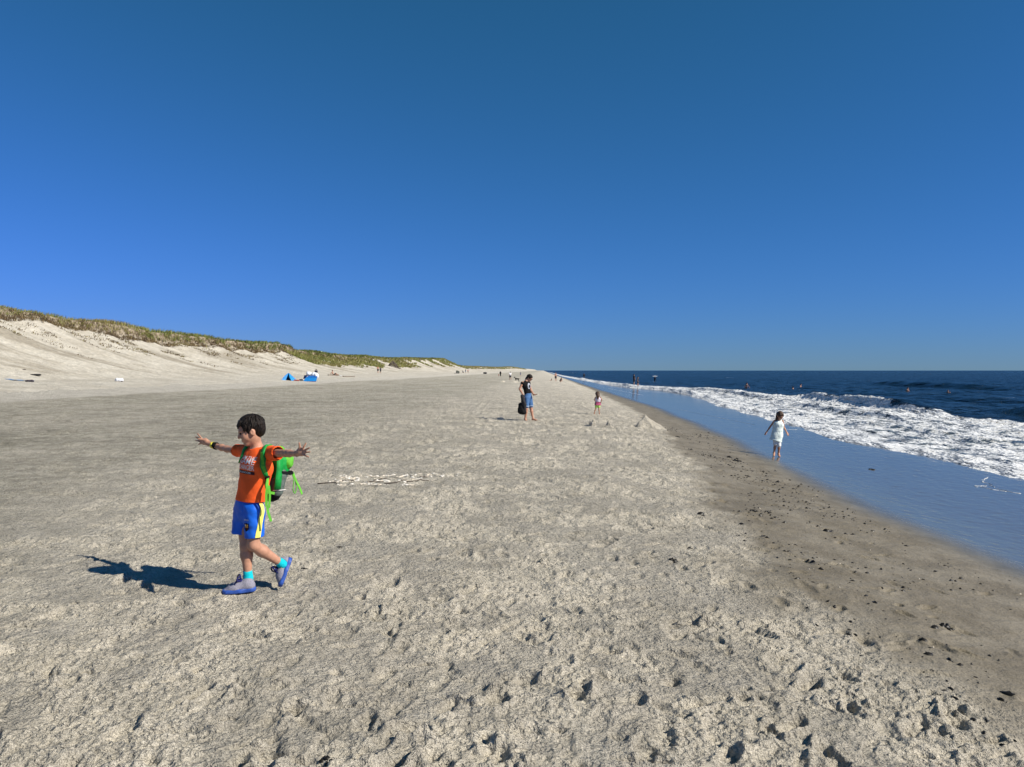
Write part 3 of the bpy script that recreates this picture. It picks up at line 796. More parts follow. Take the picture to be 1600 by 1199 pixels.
def hand_shapes(wr, el, s, curl=.3, nrm=None, thumb_side=1, spread=.28, tips=None, fr=.0085):
    """palm, four fingers of different length with a knuckle bend, thumb off the side"""
    d = unit(np.asarray(wr) - el)
    nv = A3(0, 0, -1) if nrm is None else np.asarray(nrm, float)
    nv = unit(nv - d * (nv @ d)); sd = np.cross(d, nv) * thumb_side
    w = np.asarray(wr, float)
    kn = w + d * .075 * s
    pr = [cone(w, w + d * .03 * s, .024 * s, .026 * s, .02 * s, sd, 1.25), cone(w + d * .03 * s, kn, .017 * s, .0155 * s, .02 * s, sd, 2.2)]
    for i, (off_, ln) in enumerate(((.030, .072), (.010, .082), (-.010, .076), (-.029, .060))):
        b0 = kn + sd * off_ * s - d * .008 * s
        dr = unit(d + sd * spread * off_ / .03 + nv * curl * .35); m_ = b0 + dr * ln * .52 * s
        dr2 = unit(d + sd * spread * off_ / .03 + nv * curl * 1.3); e_ = m_ + dr2 * ln * .48 * s
        pr += [cone(b0, m_, fr * 1.12 * s, fr * s, .008 * s), cone(m_, e_, fr * s, fr * .8 * s, .003 * s)]
    b0 = w + d * .022 * s + sd * .030 * s
    dr = unit(d * .75 + sd * .9 + nv * .25 * curl); m_ = b0 + dr * .034 * s; e_ = m_ + unit(d + sd * .45 + nv * .4 * curl) * .030 * s
    pr += [cone(b0, m_, fr * 1.4 * s, fr * 1.1 * s, .012 * s), cone(m_, e_, fr * 1.1 * s, fr * .9 * s, .003 * s)]
    return pr
def torso_shapes(J, s, side, fem=0):
    pv, ch, nk = J['pelvis'], J['chest'], J['neck']
    mid = .5 * (pv + ch)
    wl = .82 if fem else .92
    return [cone(pv, mid, .098 * s, .090 * s * wl, .06 * s, side, 1.42), cone(mid, ch, .090 * s * wl, .104 * s, .06 * s, side, 1.42),
            cone(ch, ch + (nk - ch) * .55, .104 * s, .075 * s, .06 * s, side, 1.5), cone(nk - (nk - ch) * .15, nk, .062 * s, .050 * s, .05 * s)]
def arm_shapes(sh, el_, wr, s, k=.85):
    return [cone(sh, el_, .048 * s * k, .038 * s * k, .03 * s), cone(el_, el_ + (wr - el_) * .35, .038 * s * k, .038 * s * k, .02 * s), cone(el_ + (wr - el_) * .35, wr, .038 * s * k, .026 * s * k, .02 * s)]
def leg_shapes(hp, kn, an, toe, s, foot=True, k=1.0):
    cf = kn + (an - kn) * .3; bk = unit(np.cross(np.cross(kn - hp, toe - an), an - kn)) if np.linalg.norm(np.cross(kn - hp, toe - an)) > 1e-6 else A3(0, 0, 0)
    pr = [cone(hp, kn, .082 * s * k, .054 * s * k, .05 * s), cone(kn, cf, .052 * s * k, .054 * s * k, .03 * s), cone(cf, an, .054 * s * k, .034 * s * k, .03 * s)]
    if foot:
        d = unit(toe - an); heel = an + A3(0, 0, -1) * .055 * s - unit(A3(d[0], d[1], 0)) * .02 * s
        heel[2] = max(heel[2], toe[2])
        ball = heel + (toe - heel) * .7
        sd = unit(np.cross(toe - heel, A3(0, 0, 1)))
        pr += [cone(an, heel, .034 * s, .030 * s, .02 * s), cone(an, ball, .032 * s, .024 * s, .03 * s, sd, 1.2), cone(heel, ball, .030 * s, .024 * s, .02 * s, sd, 1.2), cone(ball, toe, .024 * s, .016 * s, .02 * s, sd, 1.7)]
    return pr
def figure(label, J, H, root, h, spec, cat='person', group=None, detail=True):
    """a person: continuous body mesh, with hair and clothing as children"""
    s = H / 1.65
    side = unit(J['sh'][0] - J['sh'][1]); side2 = unit(J['hip'][0] - J['hip'][1])
    P = thing('person', label, cat, root, group)
    hs = spec.get('hs', s ** .55)
    skin_m = spec.get('skin', M_SKIN); hair_m = spec.get('hair', M_HAIR)
    hp, hsub, o, ax = head_shapes(J['head'], J['face'], hs, spec.get('tilt', (0, 0, 1)))
    kt = spec.get('kt', 1.0)
    tor = torso_shapes(J, s * kt, side, spec.get('fem', 0))
    body = list(tor)
    ka, kl = spec.get('ka', .85), spec.get('kl', 1.0)
    for i in (0, 1):
        body += arm_shapes(J['sh'][i], J['el'][i], J['wr'][i], s, ka)
        if 'hands' in spec and spec['hands'][i] is not None: body += spec['hands'][i]
        elif detail: body += hand_shapes(J['wr'][i], J['el'][i], s * spec.get('khand', 1), spec.get('curl', .5), spec.get('palm', (None, None))[i], 1 if i == 0 else -1, fr=spec.get('fr', .0105))
        else: body.append(cone(J['wr'][i], J['wr'][i] + unit(J['wr'][i] - J['el'][i]) * .13 * s, .03 * s, .022 * s, .02 * s))
        body += leg_shapes(J['hip'][i], J['kn'][i], J['an'][i], J['toe'][i], s, spec.get('foot', True), kl)
    body.append(cone(J['neck'] - A3(0, 0, .02) * s, o(-.012, 0, -.035), .052 * s * spec.get('kn', 1.0), .050 * hs, .03 * s))
    body += hp
    V, F = skin(body, h, hsub)
    B = part('body', V, F, skin_m, P)
    hv, hsb = hair_shapes(o, ax, hs, spec.get('hvol', .012), spec.get('fringe', .06))
    V, F = skin(hv + spec.get('hair_extra', lambda o, hs: [])(o, hs), min(h, .008) if detail else h, hsb)
    part('hair', *crease((V, F), spec.get('hair_amp', .004), 34, 5, spec.get('hair_st', (1, 1, .35))), hair_m, P)
    if detail:
        for q in (-1, 1): part('eye', *skin([ell(o(.0795, q * .030, -.001), A3(.010, .015, .0075) * hs, ax, .001)], .004 * hs), M_EYE, P)
        for q in (-1, 1): part('eyebrow', *skin([cone(o(.085, q * .018, .018), o(.074, q * .044, .020), .0038 * hs, .003 * hs, .001)], .003 * hs), hair_m, P)
        part('mouth', *skin([cone(o(.086, -.018, -.061), o(.086, .018, -.061), .0045 * hs, .0045 * hs, .001)], .003 * hs), M_LIP, P)
    for g in spec.get('clothes', []):
        pr, sb, cu, m = g['prims'], g.get('subs', []), g.get('cuts', []), g['mat']
        V, F = skin(pr, g.get('h', h), sb, g.get('inf', .012 * s), cu)
        part(g['name'], *crease((V, F), g.get('amp', .004 * s), g.get('freq', 9 / s), g.get('seed', 2)), m, P)
    return P, o, ax, tor, s, side, side2
# ------------------------------------------------------------------ the walking boy
from mathutils.bvhtree import BVHTree
def bvh_of(V, F): return BVHTree.FromPolygons([Vector(v) for v in V], [tuple(int(i) for i in f) for f in F])
def snap(bv, p, off):
    loc, nv, _, _ = bv.find_nearest(Vector(p)); return np.array(loc) + np.array(nv) * off, np.array(nv)
def wrap_flat(V2, o3, right, up, bv, off):
    """lay flat artwork (metres in the plane) onto a curved cloth surface, looking along -normal"""
    nv = unit(np.cross(right, up)); out = []
    for (a, b_) in V2:
        q = o3 + right * a + up * b_
        hit = bv.ray_cast(Vector(q + nv * .3), Vector(-nv), .6)
        if hit[0] is None: hit = bv.find_nearest(Vector(q))
        out.append(np.array(hit[0]) + nv * off)
    return np.array(out)
def text_mesh(txt, height, width):
    cu = bpy.data.curves.new('lettering', 'FONT'); cu.body = txt; cu.size = 1.0; cu.offset = .006; cu.resolution_u = 2
    ob = bpy.data.objects.new('lettering', cu); COL.objects.link(ob)
    bpy.context.view_layer.update()
    me = ob.evaluated_get(bpy.context.evaluated_depsgraph_get()).to_mesh()
    bm = bmesh.new(); bm.from_mesh(me); bmesh.ops.triangulate(bm, faces=bm.faces)
    bmesh.ops.subdivide_edges(bm, edges=[e for e in bm.edges if e.calc_length() > .25], cuts=2)
    bmesh.ops.triangulate(bm, faces=bm.faces)
    V = np.array([v.co[:2] for v in bm.verts]); F = np.array([[v.index for v in f.verts] for f in bm.faces])
    bm.free(); bpy.data.objects.remove(ob); bpy.data.curves.remove(cu)
    lo, hi = V.min(0), V.max(0)
    return (V - lo) / (hi - lo) * np.array([width, height]), F
def poly_fan(pts, n=1):
    """filled outline as a fan with a centre point"""
    pts = np.asarray(pts, float); c = pts.mean(0)
    V = np.vstack([pts, c]); k = len(pts)
    return V, np.array([[i, (i + 1) % k, k] for i in range(k)])

M_ORANGE = mat('cotton_orange', (.92, .115, .016), .85, .10, 14, .002)
M_BLUE = mat('polyester_blue', (.005, .115, .62), .55, .12, 12, .002)
M_YELLOW = mat('polyester_yellow', (.86, .80, .16), .6, .06, 12)
M_CYAN = mat('sock_turquoise', (.0, .48, .56), .9, .12, 60, .003)
M_SHOE = mat('shoe_mesh_grey', (.265, .255, .310), .7, .25, 140, .003)
M_SOLE = mat('shoe_sole_blue', (.030, .085, .36), .5, .25, 40, .002)
M_NAVY = mat('lace_navy', (.010, .012, .10), .8, .2, 80)
M_WHITE = mat('print_white', (.82, .80, .77), .75, .05, 30)
M_BLACK = mat('fabric_black', (.007, .007, .008), .8, .3, 40, .002, spec=.15)
M_GREEN = mat('nylon_green', (.004, .28, .045), .6, .22, 18, .003)
M_LIME = mat('nylon_lime', (.11, .42, .03), .75, .12, 18, .003)
M_GREYN = mat('nylon_grey', (.105, .135, .12), .65, .3, 60, .002)
M_BAND = mat('wristband_yellow', (.80, .72, .07), .5, .1, 30)

boy_d = 5.9
Fb, Lb = unit(A3(-.66, -.75, 0)), unit(A3(.75, -.66, 0))
dz = 0.0
def bp(px, py, d): return at(px, py, d) + A3(0, 0, dz)
_sole = at(374, 924, 5.85)
dz = ground(_sole[0], _sole[1]) + .004 - _sole[2]
J = dict(pelvis=bp(389, 792, 5.9), chest=bp(401, 727, 5.9), neck=bp(402, 697, 5.91), head=bp(391.5, 670.5, 5.88), face=unit(A3(-.90, -.36, -.30)),
         sh=(bp(424, 706, 5.81), bp(384, 704, 6.0)), el=(bp(446, 706.5, 5.62), bp(355, 700, 6.18)), wr=(bp(464, 707, 5.46), bp(331, 693.5, 6.32)),
         hip=(bp(398, 798, 5.84), bp(381, 797, 5.95)), kn=(bp(396, 850, 5.83), bp(384.5, 852, 5.89)), an=(bp(440, 879, 6.0), bp(387.5, 899, 5.87)), toe=(bp(437, 911, 5.98), bp(352, 919, 5.82)))
sB = 1.33 / 1.65
def spread_hand(wr, palm, digits, thumb, r=.0068):
    """palm plus five separate digits, each with one bend"""
    pr = [cone(wr, wr + (palm - wr) * .6, .021, .023, .015), ell(palm, A3(.034, .030, .015), frame_hand, .02)]
    for (b0, tip, bend) in digits:
        m_ = .5 * (b0 + tip) + bend
        pr += [cone(b0, m_, r * 1.15, r, .008), cone(m_, tip, r, r * .82, .003)]
    b0, tip = thumb; m_ = .5 * (b0 + tip) + unit(palm - wr) * .004
    pr += [cone(b0, m_, r * 1.5, r * 1.15, .012), cone(m_, tip, r * 1.15, r * .9, .003)]
    return pr
# left hand: palm to the camera, fingers fanned
frame_hand = (unit(bp(484, 702, 5.40) - bp(466, 706, 5.45)), A3(0, 0, 1), unit(A3(-.4, -.9, 0)))
bL = A3(0, -.004, 0)
handL = spread_hand(J['wr'][0], bp(471.3, 704.0, 5.425),
    [(bp(473.0, 699.5, 5.41), bp(478.0, 690.8, 5.40), bL), (bp(475.5, 702.0, 5.41), bp(483.6, 697.6, 5.38), bL), (bp(475.7, 705.2, 5.41), bp(484.4, 704.0, 5.38), bL), (bp(474.0, 708.5, 5.41), bp(482.3, 712.0, 5.39), bL)],
    (bp(468.2, 702.5, 5.43), bp(467.6, 690.2, 5.41)))
frame_hand = (unit(bp(308, 683, 6.4) - bp(325, 691, 6.33)), unit(A3(.1, .2, 1)), unit(A3(-.6, -.75, .1)))
bR = A3(-.002, 0, .004)
handR = spread_hand(J['wr'][1], bp(319.6, 688.2, 6.36),
    [(bp(315.6, 684.5, 6.38), bp(308.6, 676.2, 6.40), bR), (bp(314.4, 686.2, 6.38), bp(305.8, 681.2, 6.42), bR), (bp(314.6, 689.0, 6.38), bp(305.8, 687.0, 6.42), bR), (bp(316.0, 691.3, 6.38), bp(310.4, 692.8, 6.41), bR)],
    (bp(319.0, 686.0, 6.34), bp(309.5, 684.2, 6.33)))
hem = bp(390, 779.5, 5.9)
slv = [J['sh'][i] + (J['el'][i] - J['sh'][i]) * .13 for i in (0, 1)]
shirt_pr = torso_shapes(J, sB, Lb) [:3] + [cone(J['chest'], J['pelvis'] - A3(0, 0, .05), .086, .085, .03, Lb, 1.45)]
shirt_pr += [cone(J['chest'] + (J['neck'] - J['chest']) * .55 + Lb * q, J['sh'][i], .042, .036, .04) for i, q in ((0, .03), (1, -.03))]
shirt_pr += [cone(J['sh'][i], slv[i] + (J['el'][i] - J['sh'][i]) * .3, .037, .040, .03) for i in (0, 1)]
shirt_sub = [cone(slv[i] - unit(J['el'][i] - J['sh'][i]) * .006, J['el'][i], .043, .049, .001) for i in (0, 1)] + [cone(J['neck'] + A3(0, 0, .004), J['neck'] + A3(0, 0, .1), .050, .075, .004)]
shorts_pr = [cone(J['pelvis'] + A3(0, 0, .03), J['pelvis'] - A3(0, 0, .03), .080, .082, .05, Lb, 1.42), cone(J['hip'][0], bp(396.5, 848, 5.835), .066, .058, .03), cone(J['hip'][1], bp(376.5, 842, 5.925), .068, .064, .03)]
hemL, hemR = bp(397, 837.5, 5.84), bp(374, 831, 5.93)
def clip_leg(cfg): return cfg
spec = dict(hs=.96, hands=(handL, handR), foot=False, ka=.84, kl=.98, skin=M_SKIN, hair=M_HAIR, hvol=.009, fringe=.052, hair_amp=.004, kn=.88,
            clothes=[dict(name='t_shirt', prims=shirt_pr, subs=shirt_sub, cuts=[(hem, A3(-.05, 0, -1))], mat=M_ORANGE, inf=.012, amp=.007, freq=9)])
boy_root = A3(-1.95, 5.9, ground(-1.95, 5.9))
BOY, bo, bax, _, _, _, _ = figure('boy with arms spread wide, orange t-shirt and blue shorts, walking on dry sand', J, 1.33, boy_root, .005, spec)
shirtV = shirtF = None
for ch in BOY.children:
    if ch.name.startswith('t_shirt'): shirt_ob = ch
def world_mesh(ob):
    me = ob.data; V = np.empty(len(me.vertices) * 3, np.float32); me.vertices.foreach_get('co', V)
    return V.reshape(-1, 3) + ORG[ob], [tuple(p.vertices) for p in me.polygons]
# a tuft at the crown and a few locks over the brow
tuft = [cone(bo(-.05 + .02 * i, .01 * (i - 1), .10), bo(-.055 + .024 * i, .012 * (i - 1), .125 - .004 * abs(i - 1)), .010, .003, .01) for i in range(3)]
tuft += [cone(bo(.055, q, .088), bo(.087, q * 1.05, .058 - .014 * (i % 2)), .014, .004, .01) for i, q in enumerate((-.045, -.028, -.010, .008, .026, .043))]
rh = np.random.default_rng(14)
for _ in range(420):                                   # short locks combed forward and down from the crown
    th_, ph_ = rh.uniform(0, 6.283), rh.uniform(.0, 1.75)
    n3 = A3(math.sin(ph_) * math.cos(th_), math.sin(ph_) * math.sin(th_), math.cos(ph_))
    flow = unit(A3(.55, 0, -.1) + A3(n3[0], n3[1], -.6) * .8 + rh.normal(0, .12, 3)); flow = unit(flow - n3 * (flow @ n3))
    a3 = A3(-.016, 0, .030) + n3 * A3(.105, .084, .093); b3_ = a3 + flow * rh.uniform(.030, .055) - n3 * rh.uniform(.0, .007)
    if a3[0] > .055 and a3[2] < .075: continue
    if abs(a3[1]) > .06 and a3[0] > -.05 and a3[2] < .03: continue
    tuft.append(cone(bo(*a3), bo(*b3_), .0052, .0018, .003))
part('hair_lock', *skin(tuft, .0036), M_HAIR, BOY)
# shorts: two wide legs cut at different heights, worn as one garment
def two_level(V, F): return V, F
SP = shorts_pr
cutL = (hemL, A3(.10, .0, -1)); cutR = (hemR, A3(-.08, 0, -1))
subs_ = [cone(hemL + A3(0, 0, .0), hemL - A3(0, 0, .06), .052, .060, .001), cone(hemR + A3(.01, 0, .0), hemR - A3(0, 0, .06), .052, .060, .001)]
VL, FL = skin(SP[:2], .005, [subs_[0]], .010, [cutL])
VR, FR = skin([SP[0], SP[2]], .005, [subs_[1]], .009, [cutR])
VL, FL = crease((VL, FL), .005, 13, 6); VR, FR = crease((VR, FR), .005, 13, 8)
part('shorts', np.vstack([VL, VR]), np.vstack([FL, FR + len(VL)]), M_BLUE, BOY)
SHORTS = [c_ for c_ in BOY.children if c_.name.startswith('shorts')][0]
bvL = bvh_of(VL, FL)
# yellow side stripe following the left leg of the shorts
top_, bot_ = bp(409, 783, 5.83), bp(403.5, 838.5, 5.78)
sv, sf = [], []
for i, q in enumerate(np.linspace(0, 1, 16)):
    c_ = top_ * (1 - q) + bot_ * q
    for j, w_ in enumerate(np.linspace(-.021, .021, 7)):
        tgt = c_ - Fb * w_
        hit = bvL.ray_cast(Vector(tgt + Lb * .15), Vector(-Lb), .5)
        p_ = np.array(hit[0]) if hit[0] is not None else np.array(bvL.find_nearest(Vector(tgt))[0])
        sv.append(p_ + Lb * .0035)
part('stripe', np.array(sv), grid_faces(16, 7), M_YELLOW, SHORTS)
# printed word and club shield on the left leg
lr, lu = unit(A3(.93, -.37, 0)), unit(A3(.10, .03, 1))
tv, tf = text_mesh('BARÇA', .014, .046)
o3 = bp(388.6, 810.5, 5.80)
part('lettering', wrap_flat(tv - [.021, .0055], o3, lr, lu, bvL, .0025), tf, M_WHITE, SHORTS)
sh_o = [(-.022, .030), (-.012, .025), (0, .031), (.012, .025), (.022, .030), (.021, .005), (.019, -.012), (.010, -.024), (0, -.031), (-.010, -.024), (-.019, -.012), (-.021, .005)]
o3 = bp(389, 821.5, 5.80)
def badge(pts, m, off_):
    v, f = poly_fan(pts); part('badge', wrap_flat(v, o3, lr, lu, bvL, off_), f, m, SHORTS)
badge(np.array(sh_o) * 1.06, M_BLACK, .0022)
badge([(-.016, .022), (-.003, .022), (-.003, .006), (-.016, .006)], mat('badge_white', (.75, .55, .45), .6), .0032)
badge([(.003, .022), (.016, .022), (.016, .006), (.003, .006)], mat('badge_gold', (.75, .36, .05), .6), .0032)
badge([(-.015, .005), (.015, .005), (.014, -.003), (-.014, -.003)], mat('badge_gold', (.75, .36, .05), .6), .0034)
for i, q in enumerate((-.010, -.004, .002, .008)):
    badge([(q - .003, -.004), (q + .003, -.004), (q + .002, -.017), (q - .002, -.017)], mat('badge_red', (.22, .02, .03), .6) if i % 2 else mat('badge_blue', (.01, .03, .18), .6), .0034)
# chest print
SV, SF = world_mesh(shirt_ob); bvS = bvh_of(SV, SF)
cR, cU = Lb, unit(A3(.10, .05, 1))
cR = unit(cR - cU * (cR @ cU))
chest_o = bp(401, 721, 5.9) + Fb * .1 + Lb * .018
for (txt, zc_, hgt, wid, m) in (('I AM THE', .036, .024, .168, M_WHITE), ('GAME', .001, .041, .172, M_WHITE), ('CHANGER', -.043, .038, .176, M_WHITE)):
    tv, tf = text_mesh(txt, hgt, wid)
    part('lettering', wrap_flat(tv - [wid / 2, 0], chest_o + cU * zc_, cR, cU, bvS, .0035), tf, m, shirt_ob)
gx_, gy_ = np.meshgrid(np.linspace(-.088, .088, 15), np.linspace(-.074, -.052, 4))
part('print_bar', wrap_flat(np.stack([gx_.ravel(), gy_.ravel()], 1), chest_o, cR, cU, bvS, .0030), grid_faces(4, 15), mat('print_black', (.05, .012, .012), .8), shirt_ob)
tv, tf = text_mesh('IN SOCCER', .012, .125)
part('lettering', wrap_flat(tv - [.0625, 0], chest_o + cU * -.069, cR, cU, bvS, .0050), tf, M_WHITE, shirt_ob)
# collar
cpts = [J['neck'] + A3(0, 0, -.006) + (Lb * math.cos(a) * 1.02 + Fb * math.sin(a)) * .058 + A3(0, 0, -.014) * max(0, math.sin(a)) for a in np.linspace(0, 2 * math.pi, 25)]
part('collar', *tube(cpts, .007, 8, False), M_ORANGE, shirt_ob)
# watch and wristband on the right arm
d_ = unit(J['el'][1] - J['wr'][1])
for nm, q, r_, w_, m in (('wristband', .018, .027, .011, M_BAND), ('watch', .062, .030, .010, M_BLACK)):
    c0 = J['wr'][1] + d_ * q
    pr = [cone(c0 - d_ * w_ * .6, c0 + d_ * w_ * .6, r_, r_ + .001, .001)]
    V, F = skin(pr, .004, [], 0, [(c0 + d_ * w_, d_), (c0 - d_ * w_, -d_)])
    wb = part(nm, V, F, m, BOY)
    if nm == 'watch':
        fr_ = frame_of(A3(-.3, -.75, .5))
        part('watch_face', *skin([rbox(c0 + fr_[0] * .028, A3(.004, .013, .015), fr_, .004, .001)], .003), M_BLACK, wb)
# socks
part('sock', *crease(skin([cone(bp(387, 890.5, 5.875), bp(388, 906, 5.87), .0335, .038, .01)], .004, [], 0, [(bp(387, 889.5, 5.875), A3(0, 0, 1))]), .0015, 40), M_CYAN, BOY)
k_, a_ = J['kn'][0], J['an'][0]; ax_ = unit(a_ - k_)
so_ = a_ - ax_ * .040
part('sock', *crease(skin([cone(so_, a_ + ax_ * .012, .0335, .039, .01)], .004, [], 0, [(so_, -ax_)]), .0015, 40), M_CYAN, BOY)
# trainers
def trainer(heel, toe, n_up, ankle, lace_n):
    """upper, blue sole with a tread step, collar, laces; heel/toe are on the ground line of the sole, n_up points from sole to ankle"""
    d = unit(toe - heel); up = unit(n_up - d * (n_up @ d)); w = np.cross(up, d)
    L = np.linalg.norm(toe - heel)
    q = lambda a, b_, c_: heel + d * a * L + w * b_ + up * c_
    pr = [cone(q(.13, 0, .040), q(.70, 0, .034), .039, .036, .02, w, 1.05), cone(q(.60, 0, .030), q(.88, 0, .022), .034, .022, .02, w, 1.4),
          cone(q(.14, 0, .045), q(.17, 0, .066), .038, .038, .02), cone(q(.26, 0, .060), q(.62, 0, .046), .034, .030, .02, w, 1.1)]
    sub = [cone(ankle - up * .01, ankle + up * .08, .034, .04, .004)]
    sh = thing_part = part('shoe', *skin(pr, .004, sub, 0, [(q(0, 0, .026), -up)]), M_SHOE, BOY)
    sp = [cone(q(.12, 0, .016), q(.50, 0, .014), .042, .040, .012, w, 1.0), cone(q(.45, 0, .014), q(.88, 0, .016), .041, .034, .02, w, 1.25)]
    part('sole', *skin(sp, .004, [cone(q(.50, -.06, -.006), q(.50, .06, -.006), .010, .010, .003)], .002, [(q(0, 0, .031), up), (q(0, 0, 0), -up)]), M_SOLE, sh)
    part('toe_cap', *skin([cone(q(.92, -.012, .022), q(.92, .012, .022), .017, .017, .01)], .004, [], 0, [(q(0, 0, .022), -up)]), mat('toe_guard', (.20, .22, .34), .5), sh)
    for i, a in enumerate((.42, .50, .58, .66)):
        hgt = .086 - (a - .42) * .105
        part('lace', *tube([q(a, -.024, hgt - .012), q(a + .02, 0, hgt + .003), q(a - .01, .024, hgt - .012)], .0058, 6), M_NAVY, sh)
    part('tongue', *skin([cone(q(.40, 0, .082), q(.56, 0, .066), .016, .014, .004, w, 1.5)], .004), M_NAVY, sh)
    part('heel_tab', *skin([cone(q(.03, 0, .045), q(.05, 0, .070), .010, .009, .004, w, 1.8)], .004), M_SOLE, sh)
    b0 = q(.40, 0, .094)
    for sgn in (-1, 1):
        loop = smooth_path([b0, b0 + w * .035 * sgn + up * .030 + d * .012, b0 + w * .058 * sgn + up * .010 + d * .030, b0 + w * .028 * sgn + d * .022 - up * .004, b0], 4)
        part('lace', *tube(loop, .0060, 6), M_NAVY, sh)
        part('lace', *tube(smooth_path([b0, b0 + w * .02 * sgn + d * .03 - up * .004, b0 + w * .036 * sgn + d * .045 - up * .028], 4), .0042, 6), M_NAVY, sh)
    return sh, q, w, d, up
heelR, toeR = bp(396.5, 921.0, 5.86), bp(349, 926.0, 5.80)
shR, qR, wR, dR, uR = trainer(heelR, toeR, A3(0, 0, 1), J['an'][1], None)
part('flash', *ribbon([qR(.12, .036, .045), qR(.28, .037, .043), qR(.42, .036, .040)], wR, .010, .003), M_BAND, shR)
heelL, toeL = bp(455.5, 874, 6.06), bp(441, 914, 5.97)
nL = unit(A3(-.88, -.30, .25))
shL, qL, wL, dL, uL = trainer(heelL, toeL, nL, J['an'][0], None)
sg = 1 if wL @ A3(.3, -1, 0) > 0 else -1
for (c1, c2) in ((.20, .026), (.36, .034)):     # two mirrored arcs of the shoe's side mark
    arc = [qL(c1 + .045 * math.cos(a), sg * .0385, c2 + .018 * math.sin(a) + .012) for a in np.linspace(.3, 2.84, 7)]
    part('flash', *tube(arc, .0045, 6), M_BAND, shL)

# ------------------------------------------------------------------ the green rucksack on his back
Bk = -Fb
pc = bp(429.5, 739, 6.035)
pax = (Bk, Lb, A3(0, 0, 1))
PK = thing('backpack', 'green and lime backpack with grey side pocket worn on the boy in orange', 'backpack', pc - A3(0, 0, .21))
q = lambda a, b_, c_: pc + Bk * a + Lb * b_ + A3(0, 0, c_)
core = [cone(q(-.035, 0, -.15), q(.0, 0, .12), .056, .075, .02, Lb, 1.75), ell(q(.030, 0, .06), A3(.070, .115, .12), pax, .04)]
lean_n = unit(A3(0, 0, 1) * .85 + Bk * .55)
part('pack_body', *crease(skin(core, .006, [], 0, [(q(0, 0, -.02), -A3(0, 0, 1))]), .006, 14, 3), M_GREEN, PK)
part('pocket', *crease(skin(core, .006, [], .002, [(q(0, 0, -.018), A3(0, 0, 1)), (q(0, 0, -.115), -A3(0, 0, 1))]), .003, 14, 3), M_GREYN, PK)
part('pocket', *crease(skin([cone(q(-.03, .075, -.12), q(-.005, .085, .0), .048, .050, .02, Bk, 1.0), cone(q(.0, .10, .0), q(.01, .11, .075), .034, .008, .02)], .005), .002, 14, 3), M_GREYN, PK)
part('pack_base', *crease(skin(core, .006, [], .005, [(q(0, 0, -.112), A3(0, 0, 1))]), .004, 14, 3), M_BLACK, PK)
part('piping', *tube([q(-.085, .108, -.108), q(-.03, .131, -.110), q(.02, .118, -.112)], .003, 6), M_WHITE, PK)
part('lid', *crease(skin([ell(q(.058, .02, .095), A3(.062, .118, .078), (unit(Bk - A3(0, 0, .35)), Lb, unit(A3(0, 0, 1) + Bk * .35)), .03), cone(q(.0, -.07, .165), q(.0, .07, .165), .05, .05, .04)], .006), .012, 12, 9), M_LIME, PK)
part('side_panel', *ribbon([q(-.035, .128, .15), q(-.045, .138, .06), q(-.055, .136, -.03), q(-.06, .13, -.10)], Lb, .052, .012), M_GREEN, PK)
part('buckle', *skin([rbox(q(.060, .120, .015), A3(.012, .006, .014), pax, .003, .002)], .004), M_BLACK, PK)
part('compression_strap', *ribbon([q(-.03, .142, .03), q(.03, .143, .02), q(.09, .115, .01), q(.112, .06, .01)], [Lb, Lb, unit(Lb + Bk), Bk], .018, .004), M_BLACK, PK, smooth=False)
part('cord', *tube(smooth_path([q(.09, .10, .0), q(.095, .115, -.05), q(.085, .12, -.12), q(.10, .12, -.15), q(.12, .11, -.11), q(.115, .10, -.02)], 5), .004, 6), M_LIME, PK)
part('loose_strap', *ribbon(smooth_path([q(.105, .09, .01), q(.118, .105, -.05), q(.145, .115, -.11), q(.165, .12, -.165)], 4), unit(Lb * .8 + Bk * .4), .022, .003), M_LIME, PK, smooth=False)
def on_shirt(px, py, d, off_=.009):
    return snap(bvS, bp(px, py, d), off_)
pts, nrm = [], []
for (px, py, d) in ((431, 694, 5.98), (426, 689, 5.93), (420, 688, 5.86), (413.5, 695, 5.80), (409.5, 705, 5.77), (408.5, 716, 5.76), (410.5, 727, 5.76), (414.5, 737, 5.77), (418, 745, 5.79)):
    a_, n_ = on_shirt(px, py, d); pts.append(a_); nrm.append(n_)
part('shoulder_strap', *ribbon(pts, nrm, [.034, .042, .046, .048, .047, .045, .042, .036, .024], .014), M_GREEN, PK)
part('strap_panel', *ribbon([p_ + n_ * .0095 for p_, n_ in zip(pts[4:8], nrm[4:8])], nrm[4:8], [.026, .028, .026, .018], .004), M_LIME, PK, smooth=False)
part('buckle', *skin([rbox(pts[-1] + nrm[-1] * .006, A3(.014, .012, .005), frame_of(unit(np.cross(nrm[-1], A3(0, 0, 1))), nrm[-1]), .003, .001)], .004), M_BLACK, PK)
w1 = [pts[-1] + nrm[-1] * .004] + [on_shirt(px, py, d, .006)[0] for (px, py, d) in ((419.5, 756, 5.80), (420.5, 768, 5.83))] + [q(-.075, .115, -.13)]
part('webbing', *ribbon(w1, Lb, .020, .004), M_LIME, PK, smooth=False)
w2 = [pts[-1] + nrm[-1] * .010, bp(417.5, 757, 5.755), bp(416, 772, 5.75), bp(416.5, 790, 5.75)]
part('webbing', *ribbon(smooth_path(w2, 4), unit(Lb + Fb * .4), .018, .004), M_LIME, PK, smooth=False)
part('webbing', *ribbon(smooth_path([bp(420, 757, 5.76), bp(421.5, 772, 5.76), bp(420.5, 792, 5.755)], 4), unit(Lb + Fb * .3), .016, .004), M_LIME, PK, smooth=False)
part('loose_strap', *ribbon(smooth_path([bp(417.5, 790, 5.75), bp(419.5, 800, 5.75), bp(423.5, 813, 5.755)], 4), unit(Lb + Fb * .2), .018, .004), M_LIME, PK, smooth=False)
